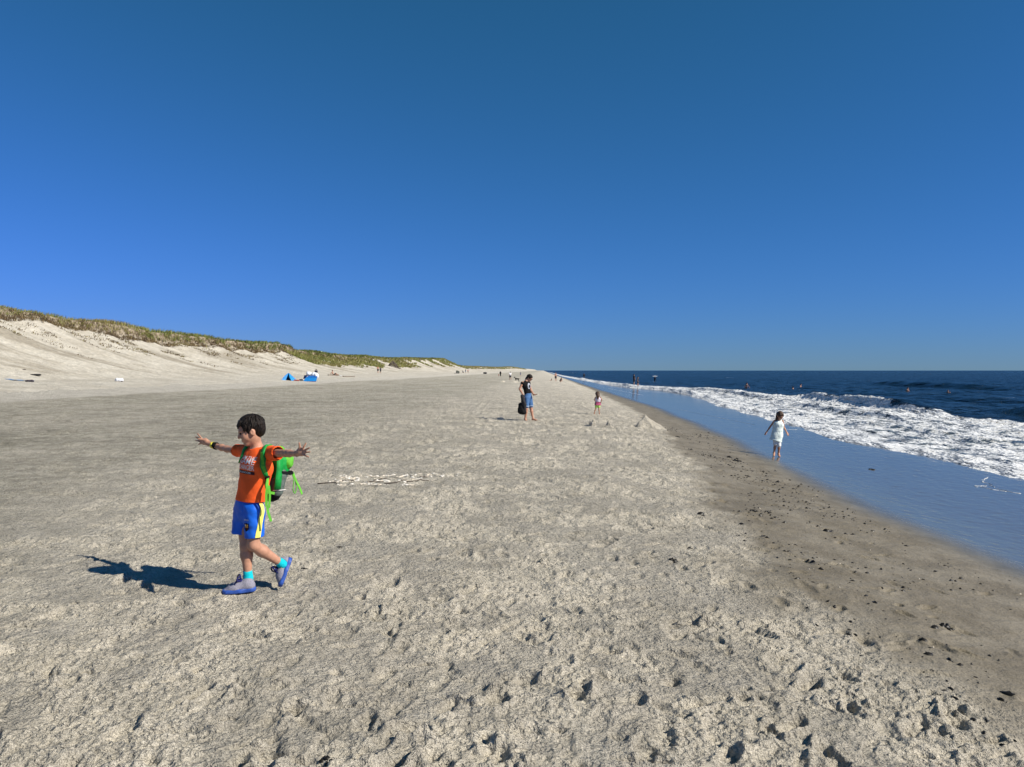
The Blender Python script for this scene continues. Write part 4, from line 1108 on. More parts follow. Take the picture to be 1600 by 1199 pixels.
pts, nrm = [], []
for (px, py, d) in ((396, 690, 6.02), (389, 694, 5.98), (384.5, 702, 5.93), (382, 712, 5.92), (381, 722, 5.94)):
    a_, n_ = on_shirt(px, py, d); pts.append(a_); nrm.append(n_)
part('shoulder_strap', *ribbon(pts, nrm, .040, .012), M_GREEN, PK)
# ------------------------------------------------------------------ the other people on the beach
def px_joints(d, P, face, depth=None):
    """joints set out by sight lines at distance d; depth adds a little nearer/farther per joint"""
    J = {}
    for k, v in P.items():
        if isinstance(v[0], tuple): J[k] = tuple(at(a, b_, d + (depth or {}).get((k, i), 0)) for i, (a, b_) in enumerate(v))
        else: J[k] = at(v[0], v[1], d + (depth or {}).get(k, 0))
    J['face'] = unit(A3(*face)); return J
M_DENIM = mat('denim_blue', (.060, .150, .33), .85, .35, 25, .003)
M_DENIM2 = mat('denim_hem', (.28, .36, .48), .85, .2, 25)
M_MINT = mat('cotton_mint_white', (.70, .78, .74), .85, .10, 16, .003)
M_WH2 = mat('cotton_white', (.74, .74, .73), .85, .08, 16, .003)
M_LILAC = mat('cotton_lilac_white', (.62, .57, .66), .85, .2, 40)
M_PINK = mat('cotton_pink', (.52, .10, .20), .8, .6, 34)
M_LIME2 = mat('cotton_lime', (.50, .78, .18), .8, .3, 26)
M_DKNAVY = mat('cotton_navy', (.015, .02, .045), .8, .3, 30)

# woman in black, looking at something in her hand
p0 = ground_hit(826, 657.3); dW = p0[1]
dep = {('sh', 0): .12, ('sh', 1): -.12, ('el', 0): .10, ('el', 1): -.16, ('wr', 0): -.05, ('wr', 1): -.16, ('hip', 0): .07, ('hip', 1): -.07, ('kn', 0): .07, ('kn', 1): -.09, ('an', 0): .05, ('an', 1): -.08, ('toe', 0): -.05, ('toe', 1): -.15}
J = px_joints(dW, dict(pelvis=(825, 620), chest=(822.5, 604), neck=(822.5, 595), head=(827.5, 591.5), sh=((826, 598), (816.5, 598.5)), el=((829.8, 611.2), (812, 608.5)), wr=((833.8, 617.6), (817, 617.5)),
      hip=((827.5, 623), (823, 623)), kn=((829.8, 639), (822.5, 640)), an=((832.8, 655), (820.8, 655.2)), toe=((839, 657), (822.5, 657.6))), (.80, -.42, -.55), dep)
root = A3(p0[0], p0[1], ground(p0[0], p0[1])); sh_ = root[2] - p0[2]
for k in J:
    if k == 'face': continue
    J[k] = tuple(v + A3(0, 0, sh_ + .01) for v in J[k]) if isinstance(J[k], tuple) else J[k] + A3(0, 0, sh_ + .01)
sW = 1.60 / 1.65; sd = unit(J['sh'][0] - J['sh'][1]); up_ = A3(0, 0, 1)
tsh = torso_shapes(J, sW, sd, 1)
top = tsh[:3] + [cone(J['chest'] + (J['neck'] - J['chest']) * .5, J['sh'][i] + (J['el'][i] - J['sh'][i]) * .12, .055, .048, .04) for i in (0, 1)]
jeans = [cone(J['pelvis'] + up_ * .05, J['pelvis'] - up_ * .05, .098, .105, .05, sd, 1.35)] + [cone(J['hip'][i], J['hip'][i] + (J['kn'][i] - J['hip'][i]) * .72, .088, .080, .04) for i in (0, 1)]
cuff = [cone(J['hip'][i] + (J['kn'][i] - J['hip'][i]) * .70, J['hip'][i] + (J['kn'][i] - J['hip'][i]) * .80, .083, .084, .001) for i in (0, 1)]
cl = [dict(name='top', prims=top, cuts=[(J['pelvis'] + up_ * .045, -up_)], mat=M_BLACK, inf=.012, h=.010),
      dict(name='denim_shorts', prims=jeans, cuts=[(J['pelvis'] + up_ * .10, up_)], mat=M_DENIM, inf=.010, h=.010),
      dict(name='cuff', prims=cuff[:1], cuts=[(cuff[0]['a'], up_), (cuff[0]['b'], -up_)], mat=M_DENIM2, inf=.016, h=.010, amp=.002), dict(name='cuff', prims=cuff[1:], cuts=[(cuff[1]['a'], up_), (cuff[1]['b'], -up_)], mat=M_DENIM2, inf=.016, h=.010, amp=.002)]
WOM, wo, wax, *_ = figure('woman in black top and denim shorts holding a black bag, looking at her open hand', J, 1.60, root, .009,
    dict(fem=1, kt=1.02, ka=.98, kl=.98, hair=M_HAIR, palm=(A3(0, 0, 1), None), curl=.35, hands=(hand_shapes(J['wr'][0], J['wr'][0] - A3(.3, -.1, .02), .97, .3, A3(0, 0, 1), 1, fr=.0105), None), clothes=cl, hvol=.016, fringe=.03, hs=1.0,
         hair_extra=lambda o, hs: [cone(o(-.06, 0, .0), o(-.085, 0, -.085), .055, .045, .03), cone(o(-.085, 0, -.085), o(-.08, 0, -.125), .045, .03, .03)]))
part('sunglasses', *skin([cone(wo(.090, -.045, .0), wo(.090, .045, .0), .014, .014, .002), cone(wo(.088, .06, .004), wo(0, .082, .004), .006, .006, .01), cone(wo(.088, -.06, .004), wo(0, -.082, .004), .006, .006, .01)], .006), M_EYE, WOM)
topo = [c_ for c_ in WOM.children if c_.name.startswith('top')][0]
tvv, tff = world_mesh(topo); bvT = bvh_of(tvv, tff)
fw = unit(np.cross(sd, up_)); fw = fw if fw @ A3(.8, -.5, 0) > 0 else -fw
oc = J['chest'] + fw * .2 + up_ * .0
rr = unit(np.cross(up_, fw))
ring = [(math.cos(a) * .075, math.sin(a) * .105) for a in np.linspace(0, 2 * math.pi, 21)[:-1]]; inn = [(math.cos(a) * .040, math.sin(a) * .060 - .012) for a in np.linspace(0, 2 * math.pi, 21)[:-1]]
vv = wrap_flat(np.array(ring + inn), oc + rr * .01, rr, up_, bvT, .006)
part('print', vv, [(i, (i + 1) % 20, 20 + (i + 1) % 20, 20 + i) for i in range(20)], mat('print_silver', (.42, .45, .52), .7, .5, 60), topo)
# her bag and the jacket draped through it
bg0 = J['wr'][1]
BG = thing('tote_bag', 'black bag with a dark jacket hanging from the hand of the woman in black', 'bag', at(815.5, 646, dW - .2) + A3(0, 0, sh_))
g = lambda px, py, dd=-.2: at(px, py, dW + dd) + A3(0, 0, sh_)
part('bag_body', *crease(skin([cone(g(814.2, 633), g(815.5, 643), .07, .115, .06, A3(1, .3, 0), 1.3), cone(g(812.5, 640), g(819.5, 645), .06, .07, .05)], .012), .014, 8, 3), M_BLACK, BG)
part('jacket', *crease(skin([cone(g(816.2, 619, -.26), g(818.5, 632, -.24), .05, .065, .04, A3(1, .3, 0), 1.3), cone(g(818.5, 632, -.24), g(819.6, 645, -.22), .065, .05, .04)], .012), .014, 9, 5), mat('jacket_black', (.018, .018, .022), .8, .4, 20, .004), BG)
part('handle', *tube(smooth_path([g(814, 633), g(814.4, 628), g(816.6, 618.6, -.2), g(816.4, 627), g(815.6, 633)], 5), .011, 6), M_BLACK, BG)

# girl in a pale dress at the water's edge
p0 = ground_hit(1213, 713.5); dG = p0[1]
dep = {('sh', 0): 0, ('el', 0): .02, ('wr', 0): -.05, ('el', 1): .05, ('wr', 1): .03, ('toe', 0): -.12, ('toe', 1): -.11, 'head': -.06, ('kn', 0): -.05, ('kn', 1): -.02}
J = px_joints(dG, dict(pelvis=(1214.3, 681), chest=(1216, 665), neck=(1217.3, 655.8), head=(1219, 650.6), sh=((1222.6, 658.6), (1210.2, 658.2)), el=((1224.8, 668.5), (1203.8, 667.2)), wr=((1229.2, 676.5), (1198.2, 675.5)),
      hip=((1216.6, 684), (1211.6, 684)), kn=((1217.3, 697), (1211.2, 697)), an=((1216.6, 709.5), (1209.3, 708.8)), toe=((1218.2, 714.2), (1209.0, 713.2))), (.28, -.75, -.62), dep)
root = A3(p0[0], p0[1], ground(p0[0], p0[1])); sh_ = root[2] - p0[2] + .012
for k in J:
    if k == 'face': continue
    J[k] = tuple(v + A3(0, 0, sh_) for v in J[k]) if isinstance(J[k], tuple) else J[k] + A3(0, 0, sh_)
sG = 1.25 / 1.65; sd = unit(J['sh'][0] - J['sh'][1])
tsh = torso_shapes(J, sG, sd)
hemp = at(1212.5, 690, dG) + A3(0, 0, sh_)
dress = tsh[:2] + [cone(J['chest'], J['chest'] + (J['neck'] - J['chest']) * .45, .075, .060, .05, sd, 1.4), cone(J['chest'], J['pelvis'], .080, .092, .05, sd, 1.35), cone(J['pelvis'], hemp, .092, .115, .05, sd, 1.35)]
dress += [cone(J['chest'] + sd * q, J['neck'] - up_ * .02 + sd * q * .8, .022, .018, .02) for q in (.055, -.055)]
dress += [cone(at(1208, 684, dG) + A3(0, 0, sh_), at(1205.5, 690, dG) + A3(0, 0, sh_), .05, .05, .04)]
leggs = [cone(J['hip'][i], J['kn'][i] + up_ * (.0 if i == 0 else .04), .060, .046, .03) for i in (0, 1)]
cl = [dict(name='dress', prims=dress, cuts=[(hemp + A3(0, 0, .0), A3(-.25, 0, -1))], mat=M_MINT, inf=.010, h=.008, amp=.009, freq=10),
      dict(name='leggings', prims=leggs, mat=M_WH2, inf=.008, h=.008, amp=.002)]
figure('girl in a pale mint sleeveless dress standing barefoot on the wet sand', J, 1.25, root, .008,
       dict(hair=M_HAIRB, clothes=cl, kt=.92, ka=.80, kl=.86, hs=.93, hvol=.018, fringe=.035, curl=.3, hair_amp=.008,
            hair_extra=lambda o, hs: [cone(o(-.05, .05, .0), o(-.02, .085, -.13), .045, .03, .03), cone(o(-.05, -.05, .0), o(.02, -.075, -.15), .045, .025, .03), cone(o(-.075, 0, -.0), o(-.06, 0, -.15), .06, .04, .03)]))

# toddler with long hair, seen from behind
p0 = ground_hit(932, 648.6); dT = p0[1]
dep = {('el', 0): .02, ('wr', 0): .10, ('wr', 1): .10, ('toe', 0): .08, ('toe', 1): .08}
J = px_joints(dT, dict(pelvis=(934, 631.5), chest=(934.3, 624.8), neck=(933.8, 620.6), head=(933.2, 617), sh=((930.6, 621.8), (938.0, 621.6)), el=((928.6, 626.2), (940.4, 625.8)), wr=((931.0, 628.4), (938.8, 629.4)),
      hip=((932.6, 633), (935.6, 633)), kn=((930.4, 640), (935.8, 640)), an=((928.6, 646.6), (936.4, 646.2)), toe=((927.8, 648.6), (937.0, 648.2))), (-.35, .9, -.3), dep)
root = A3(p0[0], p0[1], ground(p0[0], p0[1])); sh_ = root[2] - p0[2] + .012
for k in J:
    if k == 'face': continue
    J[k] = tuple(v + A3(0, 0, sh_) for v in J[k]) if isinstance(J[k], tuple) else J[k] + A3(0, 0, sh_)
sT = .95 / 1.65; sd = unit(J['sh'][0] - J['sh'][1])
tsh = torso_shapes(J, sT, sd)
hipz = J['pelvis']
cl = [dict(name='vest', prims=tsh[:3], cuts=[(hipz + up_ * .03, -up_)], mat=M_LILAC, inf=.012, h=.008),
      dict(name='waistband', prims=[cone(hipz + up_ * .05, hipz - up_ * .0, .062, .070, .03, sd, 1.4)], mat=M_DKNAVY, inf=.012, h=.008),
      dict(name='skirt', prims=[cone(hipz + up_ * .015, hipz - up_ * .075, .070, .092, .03, sd, 1.35)], cuts=[(hipz - up_ * .07, -up_)], mat=M_PINK, inf=.012, h=.008, amp=.010, freq=20),
      dict(name='shorts', prims=[cone(J['hip'][i], J['hip'][i] + (J['kn'][i] - J['hip'][i]) * .5, .052, .050, .03) for i in (0, 1)], mat=M_LIME2, inf=.010, h=.008)]
figure('small long-haired child in white vest and pink skirt, back turned, on dry sand', J, .95, root, .008,
       dict(hair=M_HAIRB, clothes=cl, kt=1.0, ka=.85, kl=.80, hs=.84, hvol=.018, fringe=.05, curl=.4, hair_amp=.006,
            hair_extra=lambda o, hs: [cone(o(-.05, 0, .0), o(-.075, .02, -.12), .075, .065, .04), cone(o(-.075, .02, -.12), o(-.08, .045, -.25), .06, .03, .04)]))

# ------------------------------------------------------------------ far people: same anatomy, coarser surface
def far_person(label, px, py_foot, h_px, pose='stand', top=None, bottom=None, skin_m=M_SKIN2, hair=M_HAIR, heading=0.0, group=None, sea=False, depth=0.0, bare=False, d=None, child=False, long_sleeve=False, trousers=False):
    if sea:
        dd = d; p0 = at(px, py_foot, dd); p0[2] = sea_z(p0[0], p0[1]) - depth
    else:
        p0 = ground_hit(px, py_foot) if d is None else at(px, py_foot, d)
        p0[2] = ground(p0[0], p0[1])
        if tco(p0[0], p0[1]) < -28:
            zt, *_ = dune_fields(np.array([p0[1]]), np.array([-tco(p0[0], p0[1])])); p0[2] = max(p0[2], float(zt[0]))
    H = h_px * p0[1] / F_PX + depth
    if pose == 'sit': H = H / .52
    if pose == 'crouch': H = H / .62
    s = H / 1.65
    c_, n_ = math.cos(heading), math.sin(heading)
    def w(f, l, u): return p0 + (A3(c_, n_, 0) * f + A3(-n_, c_, 0) * l + A3(0, 0, u)) * s
    if pose in ('stand', 'walk'):
        st = .22 if pose == 'walk' else .03
        J = dict(pelvis=w(0, 0, .93), chest=w(.0, 0, 1.24), neck=w(.01, 0, 1.42), head=w(.03, 0, 1.535), sh=(w(0, .17, 1.37), w(0, -.17, 1.37)), el=(w(.0 - st * .4, .22, 1.12), w(.0 + st * .4, -.22, 1.12)), wr=(w(.06 - st * .3, .23, .88), w(.06 + st * .7, -.23, .90)),
                 hip=(w(0, .085, .88), w(0, -.085, .88)), kn=(w(st * .6 + .03, .09, .48), w(-st * .3, -.09, .48)), an=(w(st, .09, .08), w(-st, -.09, .09)), toe=(w(st + .18, .10, .02), w(-st + .16, -.10, .02)))
    elif pose == 'wade':
        J = dict(pelvis=w(0, 0, .90), chest=w(.05, 0, 1.20), neck=w(.10, 0, 1.39), head=w(.13, 0, 1.51), sh=(w(.07, .18, 1.34), w(.07, -.18, 1.34)), el=(w(.10, .38, 1.16), w(.10, -.36, 1.14)), wr=(w(.20, .44, .98), w(.22, -.40, .96)),
                 hip=(w(0, .085, .86), w(0, -.085, .86)), kn=(w(.05, .1, .46), w(-.02, -.1, .46)), an=(w(.03, .1, .08), w(-.06, -.1, .08)), toe=(w(.2, .1, .02), w(.12, -.1, .02)))
    elif pose == 'sit':
        J = dict(pelvis=w(0, 0, .10), chest=w(-.14, 0, .42), neck=w(-.18, 0, .60), head=w(-.15, 0, .73), sh=(w(-.17, .17, .54), w(-.17, -.17, .54)), el=(w(-.36, .24, .34), w(-.36, -.24, .34)), wr=(w(-.40, .24, .06), w(-.40, -.24, .06)),
                 hip=(w(.02, .09, .10), w(.02, -.09, .10)), kn=(w(.38, .10, .34), w(.40, -.10, .14)), an=(w(.66, .10, .08), w(.78, -.10, .08)), toe=(w(.84, .10, .06), w(.92, -.10, .16)))
    elif pose == 'crouch':
        J = dict(pelvis=w(-.10, 0, .30), chest=w(.10, 0, .58), neck=w(.22, 0, .74), head=w(.30, 0, .84), sh=(w(.16, .16, .70), w(.16, -.16, .70)), el=(w(.34, .18, .48), w(.34, -.18, .48)), wr=(w(.44, .12, .22), w(.46, -.12, .22)),
                 hip=(w(-.08, .09, .28), w(-.08, -.09, .28)), kn=(w(.28, .14, .44), w(.28, -.14, .44)), an=(w(.02, .12, .08), w(.02, -.12, .08)), toe=(w(.20, .13, .02), w(.20, -.13, .02)))
    J['face'] = unit(A3(c_, n_, -.15))
    sd = unit(J['sh'][0] - J['sh'][1]); ts = torso_shapes(J, s, sd)
    cl = []
    if top is not None:
        pr = ts[:3] + [cone(J['sh'][i], J['sh'][i] + (J['el'][i] - J['sh'][i]) * .6, .05 * s, .05 * s, .03 * s) for i in (0, 1)]
        if long_sleeve: pr += [cone(J['el'][i], J['wr'][i], .042 * s, .036 * s, .03 * s) for i in (0, 1)] + [cone(J['sh'][i], J['el'][i], .05 * s, .045 * s, .03 * s) for i in (0, 1)]
        cl.append(dict(name='top', prims=pr, mat=top, inf=.022 * s))
    if bottom is not None:
        q = 1.0 if trousers else .72
        pr = [cone(J['pelvis'], J['pelvis'] - A3(0, 0, .04) * s, .100 * s, .100 * s, .04 * s, sd, 1.38)] + [cone(J['hip'][i], J['hip'][i] + (J['kn'][i] - J['hip'][i]) * q, .086 * s, .078 * s, .03 * s) for i in (0, 1)]
        if trousers: pr += [cone(J['kn'][i], J['an'][i], .066 * s, .052 * s, .03 * s) for i in (0, 1)]
        cl.append(dict(name='trousers' if trousers else 'shorts', prims=pr, mat=bottom, inf=.018 * s))
    F_, *_ = figure(label, J, H, p0, .026 * s, dict(clothes=cl, skin=skin_m, hair=hair, hs=(1.12 if child else 1.05) * s ** (.6 if child else 1)), group=group, detail=False)
    return F_, p0, s, w
M_GREYC = mat('cotton_grey', (.22, .22, .24), .8, .3)
M_REDC = mat('cotton_red', (.42, .05, .05), .8, .3)
M_WETSUIT = mat('swimwear_dark', (.016, .018, .024), .6, .3)
fp = far_person
fp('person in dark clothes standing at the end of the blue windbreak', 494, 592.5, 15.5, 'stand', M_DKNAVY, M_DENIM, heading=2.0)
fp('sunbather in dark shorts sitting back on the sand beside the driftwood planks', 521, 587.0, 8.5, 'sit', None, M_WETSUIT, heading=-.15)
fp('bare chested person in dark shorts walking towards the driftwood teepee', 590.5, 584, 11, 'walk', None, M_WETSUIT, heading=-1.3, skin_m=M_SKIN)
fp('slim person in dark clothes walking beside the bare chested person near the teepee', 594.6, 584.2, 9.6, 'walk', M_DKNAVY, M_WETSUIT, heading=-1.3)
fp('person in grey top standing beside the small dome shelter below the low dunes', 727.5, 583.2, 6.0, 'stand', M_GREYC, M_DENIM, heading=1.0)
fp('person in red top standing behind the far group by the low dunes', 731.3, 583.3, 5.6, 'stand', M_REDC, M_WETSUIT, heading=2.4)
fp('person bending forward next to the small dome shelter below the low dunes', 724, 583.2, 4.2, 'crouch', M_GREYC, M_WETSUIT, heading=2.9)
fp('person all in black walking on the far beach with a small child', 782, 588.3, 8.2, 'walk', M_BLACK, M_BLACK, heading=1.57, trousers=True, long_sleeve=True)
fp('small child in red beside the person all in black on the far beach', 779.2, 588.4, 3.6, 'stand', M_REDC, M_REDC, heading=1.2, child=True)
fp('person in white shirt and dark shorts standing by the dug sand heaps', 797.3, 594.2, 13.2, 'walk', M_WH2, M_WETSUIT, heading=1.9)
fp('person in grey walking alone on the far beach beyond the dog', 813.3, 587.8, 6.4, 'walk', M_GREYC, M_DENIM, heading=1.57)
fp('bare chested man in dark shorts standing at the far swash edge', 868.2, 596.0, 13.6, 'stand', None, M_WETSUIT, skin_m=M_SKIN, heading=-1.2)
fp('child in dark swimsuit crouching in the shallows by the bare chested man', 875.6, 597.2, 7.2, 'crouch', M_WETSUIT, M_WETSUIT, skin_m=M_SKIN, heading=-.6, child=True)
fp('toddler sitting on wet sand at the feet of the bare chested man', 861.2, 595.0, 3.0, 'sit', M_WETSUIT, None, skin_m=M_SKIN, heading=-2.6, child=True)
fp('taller of two paddlers in dark clothes standing in the foaming shallows', 990.5, 604.2, 16.6, 'stand', M_WETSUIT, M_WETSUIT, heading=.4, sea=True, d=128, depth=.1)
fp('shorter of two paddlers in dark clothes standing in the foaming shallows', 996.6, 605.2, 14.0, 'stand', M_WETSUIT, M_WETSUIT, heading=-.6, sea=True, d=124, depth=.1)
fp('wader in dark wetsuit far out where the first breaker starts', 912.6, 592.4, 8.4, 'walk', M_WETSUIT, M_WETSUIT, heading=.8, sea=True, d=232, depth=.15, long_sleeve=True, trousers=True)
S_, sp_, ss_, sw_ = fp('surfer in dark wetsuit wading out with a white board', 1023, 596.3, 7.6, 'wade', M_WETSUIT, M_WETSUIT, heading=.6, sea=True, d=186, depth=.45, long_sleeve=True, trousers=True)
sbv, sbf = skin([cone(sw_(-.75, -.05, 1.72), sw_(.0, -.05, 1.76), .10, .24, .02, A3(0, 1, 0), 1.2), cone(sw_(.0, -.05, 1.76), sw_(.85, -.05, 1.70), .24, .08, .02, A3(0, 1, 0), 1.2)], .05)
sbv[:, 2] = sw_(0, 0, 1.73)[2] + (sbv[:, 2] - sw_(0, 0, 1.73)[2]) * .35
tag(part('surfboard', sbv, sbf, mat('board_white', (.80, .80, .80), .35, .05), None, origin=sw_(0, 0, 1.7)), 'white surfboard carried on the head of the wading surfer', 'surfboard')
fp('bare backed bather standing waist deep beyond the near surf', 1166, 606.6, 8.6, 'wade', None, M_WETSUIT, skin_m=M_SKIN, heading=.5, sea=True, d=117, depth=.85)
fp('bather leaning into the water amid white splashes', 1240, 608.6, 4.4, 'wade', None, M_WETSUIT, heading=2.6, sea=True, d=108, depth=1.15)
fp('bather shoulder deep just behind the one amid white splashes', 1250.3, 606.0, 5.2, 'wade', None, M_WETSUIT, skin_m=M_SKIN, heading=-.6, sea=True, d=119, depth=1.05)
fp('swimmer with one arm out beside a dark swell', 1417, 611.5, 6.8, 'wade', None, M_WETSUIT, skin_m=M_SKIN, heading=.1, sea=True, d=98, depth=1.05)
fp('swimmer with only head and shoulders above the darker water', 1481.5, 613.6, 4.4, 'wade', None, M_WETSUIT, heading=-2.2, sea=True, d=92, depth=1.25)
# ------------------------------------------------------------------ things lying and standing on the beach
def land(px, py):
    p = ground_hit(px, py); p[2] = ground(p[0], p[1])
    t_ = tco(p[0], p[1])
    if t_ < -26:
        zt, *_ = dune_fields(np.array([p[1]]), np.array([-t_])); p[2] = max(p[2], float(zt[0]))
    return p
def land_z(x, y):
    z_ = ground(x, y); t_ = tco(x, y)
    if t_ < -26:
        zt, *_ = dune_fields(np.array([y]), np.array([-t_])); z_ = max(z_, float(zt[0]))
    return z_
M_TENT = mat('tent_blue', (.012, .23, .62), .6, .12, 3, .01)
M_TENTD = mat('tent_navy', (.010, .035, .17), .6, .2, 3, .01)
M_TENTW = mat('tent_white', (.74, .76, .80), .6, .06, 3, .01)
M_WOOD = mat('driftwood', (.20, .165, .125), .9, .5, 9, .01, stretch=(1, 1, 1))
M_WOODD = mat('driftwood_dark', (.085, .065, .048), .9, .5, 14, .006)
M_STEEL = mat('pole_grey', (.4, .4, .42), .4, .1, metal=.6)
def slab(pts, off, m, name, parent):
    """cloth panel with thickness from an outline in space"""
    pts = np.asarray(pts, float); n = len(pts); off = np.asarray(off, float)
    V = np.vstack([pts, pts + off]); F = [tuple(range(n))[::-1], tuple(range(n, 2 * n))] + [(i, (i + 1) % n, n + (i + 1) % n, n + i) for i in range(n)]
    return part(name, V, F, m, parent, smooth=False)
# blue pop-up beach shelter
p = land(449, 594.8); k = p[1] / F_PX
X = lambda a, dy, zz: p + A3(a * k, dy, zz * k)
TN = thing('beach_tent', 'blue pop-up beach shelter with a pointed top on pale sand by the dunes', 'tent', p)
apex = X(-.5, .7, 12.0); fl, fr, bl, br = X(-9, -.2, -.3), X(8, -.5, -.3), X(-8, 1.7, 0), X(8.5, 1.6, 0)
ml, mr_ = X(-6.2, .35, 6.5), X(6.5, .2, 5.6)
slab([fl, ml, apex, X(-3.2, .2, .2)], A3(.0, .02, 0), M_TENT, 'side_panel', TN)
slab([apex, mr_, br, bl], A3(0, .03, 0), M_TENT, 'back_panel', TN)
slab([apex, X(2.5, .1, 5.2), fr, br, mr_], A3(.02, .02, 0), mat('tent_blue_light', (.02, .30, .72), .6, .1, 3), 'side_panel', TN)
slab([fl, bl, apex, ml], A3(0, 0, -.02), M_TENT, 'side_panel', TN)
slab([bl, br, apex], A3(0, .02, 0), M_TENT, 'back_panel', TN)
part('pole', *tube(smooth_path([fl, ml, apex], 5), .012, 6), M_STEEL, TN); part('pole', *tube(smooth_path([apex, mr_, fr], 5), .012, 6), M_STEEL, TN)
# big blue windbreak with white canopy
p = land(484, 596.4); k = p[1] / F_PX
X = lambda a, dy, zz: p + A3(a * k, dy, zz * k)
WB = thing('windbreak', 'wide blue windbreak tent with white canopy and navy side on pale sand', 'windbreak', p)
slab([X(-11, 0, -.2), X(10.6, -.2, -.2), X(10.8, .1, 5.5), X(-7, .3, 6.3)], A3(0, .03, .0), M_TENT, 'front_panel', WB)
slab([X(-11, .02, -.2), X(10.6, -.18, -.2), X(10.6, -.20, .5), X(-11, .0, .5)], A3(0, -.02, 0), mat('tent_trim', (.35, .06, .05), .7), 'trim', WB)
slab([X(-7, .34, 6.2), X(10.6, .15, 5.4), X(9.6, .7, 8.5), X(-4, .8, 9.5)], A3(0, .03, 0), mat('tent_blue_mid', (.008, .12, .42), .6, .15, 3), 'upper_panel', WB)
slab([X(-13.6, .9, 4.0), X(-8, .36, 5.0), X(-6, .8, 10.2), X(-13, 1.3, 9.8)], A3(.02, .03, 0), M_TENTD, 'side_panel', WB)
V, F = skin([ell(X(-5.5, 1.4, 12.2), A3(4.6 * k, .55, 3.6 * k), k=.2), ell(X(2.8, 1.2, 10.5), A3(3.6 * k, .5, 4.0 * k), k=.2), ell(X(7.0, 1.1, 9.2), A3(3.4 * k, .5, 4.4 * k), k=.2)], .05)
part('canopy', *crease((V, F), .06, 2.5, 3), M_TENTW, WB)
for a, zz in ((-11, 7), (10.7, 6.5), (-13.3, 10)): part('pole', *tube([X(a, .2 if a > -12 else 1.3, -.5), X(a, .2 if a > -12 else 1.3, zz)], .014, 6), M_STEEL, WB)
def lump(px, py, wpx, hpx, m, name, label, cat, seed, group=None, flat=1.0, rot=0.0):
    """soft bag, towel or heap: irregular, sitting on the sand"""
    p = land(px, py); k = p[1] / F_PX; r = random.Random(seed)
    w_, h_ = wpx * k / 2, hpx * k
    pr = []
    for i in range(5):
        a = (i - 2) / 2.4
        pr.append(ell(p + A3(a * w_ * .75, r.uniform(-.12, .12), h_ * .40 * r.uniform(.7, 1.1)), A3(w_ * .42, w_ * .4 * flat, h_ * .55 * r.uniform(.6, 1.05)), k=w_ * .25))
    V, F = skin(pr, max(.02, w_ / 14), [], 0, [(p + A3(0, 0, -.02), A3(0, 0, -1))])
    o = part(name, *crease((V, F), h_ * .12, 2.2 / w_ * .5, seed), m, None, origin=p); tag(o, label, cat, group); return o
lump(463, 595.6, 9, 2.4, mat('towel_red', (.34, .07, .06), .9, .5, 8), 'beach_towel', 'crumpled red and dark towels heaped in front of the pop-up shelter', 'towel', 1)
lump(459.5, 595.2, 4, 2.6, M_DKNAVY, 'duffel_bag', 'dark bag beside the opening of the pop-up shelter', 'bag', 2)
lump(470.5, 595.3, 5.5, 3.2, mat('bag_dark', (.03, .035, .05), .7, .4), 'beach_bag', 'dark beach bag at the left end of the wide blue windbreak', 'bag', 3)
lump(474.2, 595.4, 3.6, 3.0, M_WH2, 'cool_box', 'small white cooler against the wide blue windbreak', 'cooler', 4)
# towels and boards at the foot of the dune
tw = land(33, 595.5); k = tw[1] / F_PX
n_ = 14; gx_, gy_ = np.meshgrid(np.linspace(-12 * k, 6 * k, n_), np.linspace(-.45, .5, 8))
V = np.stack([tw[0] + gx_ + gy_ * .8, tw[1] + gy_, np.zeros_like(gx_)], -1).reshape(-1, 3)
V[:, 2] = [land_z(a, b_) + .035 + .02 * math.sin(a * 5 + b_ * 9) for a, b_, _ in V]
o = part('beach_towel', np.vstack([V, V - A3(0, 0, .04)]), np.vstack([grid_faces(8, n_), grid_faces(8, n_, True) + len(V)]), mat('towel_blue', (.13, .27, .48), .95, .25, 12, .004), None, origin=tw)
tag(o, 'blue towel spread on the pale sand at the dune foot', 'towel')
lump(45.5, 597.4, 13, 3.4, mat('clothes_dark', (.035, .03, .042), .9, .6, 6), 'clothes_heap', 'heap of dark clothes on the end of the blue towel', 'clothes', 6)
lump(49, 597.0, 2.5, 3.2, M_WH2, 'tote_bag', 'small white bag on the heap of dark clothes', 'bag', 7)
lump(56, 592.6, 19, 3.0, mat('neoprene_black', (.010, .010, .012), .6, .4), 'board_bag', 'long black board bag lying above the blue towel', 'bag', 8, flat=.35)
lump(36, 591.4, 9, .8, M_WOODD, 'driftwood_log', 'thin dark branch half buried behind the blue towel', 'driftwood', 9, flat=.2)
lump(185.5, 596.6, 12, 5.6, M_TENTW, 'dome_shelter', 'low white dome shelter alone on the pale sand below the dune', 'tent', 10, flat=.8)
lump(190.8, 597.0, 3, 1.4, M_WOODD, 'bundle', 'small dark bundle beside the low white dome', 'bundle', 11)
lump(715.2, 584.0, 5.5, 5.6, mat('tent_olive', (.11, .12, .10), .8, .5, 2), 'dome_tent', 'small olive dome shelter below the low dunes', 'tent', 12)
lump(713, 584.0, 8, 1.0, mat('towel_grey', (.20, .19, .18), .9, .3), 'picnic_blanket', 'grey blanket in front of the small olive dome', 'blanket', 13)
lump(758, 584.5, 5.2, 3.2, mat('tent_dark', (.05, .05, .055), .8, .4), 'beach_shelter', 'low dark shelter alone on the far pale sand', 'tent', 14)
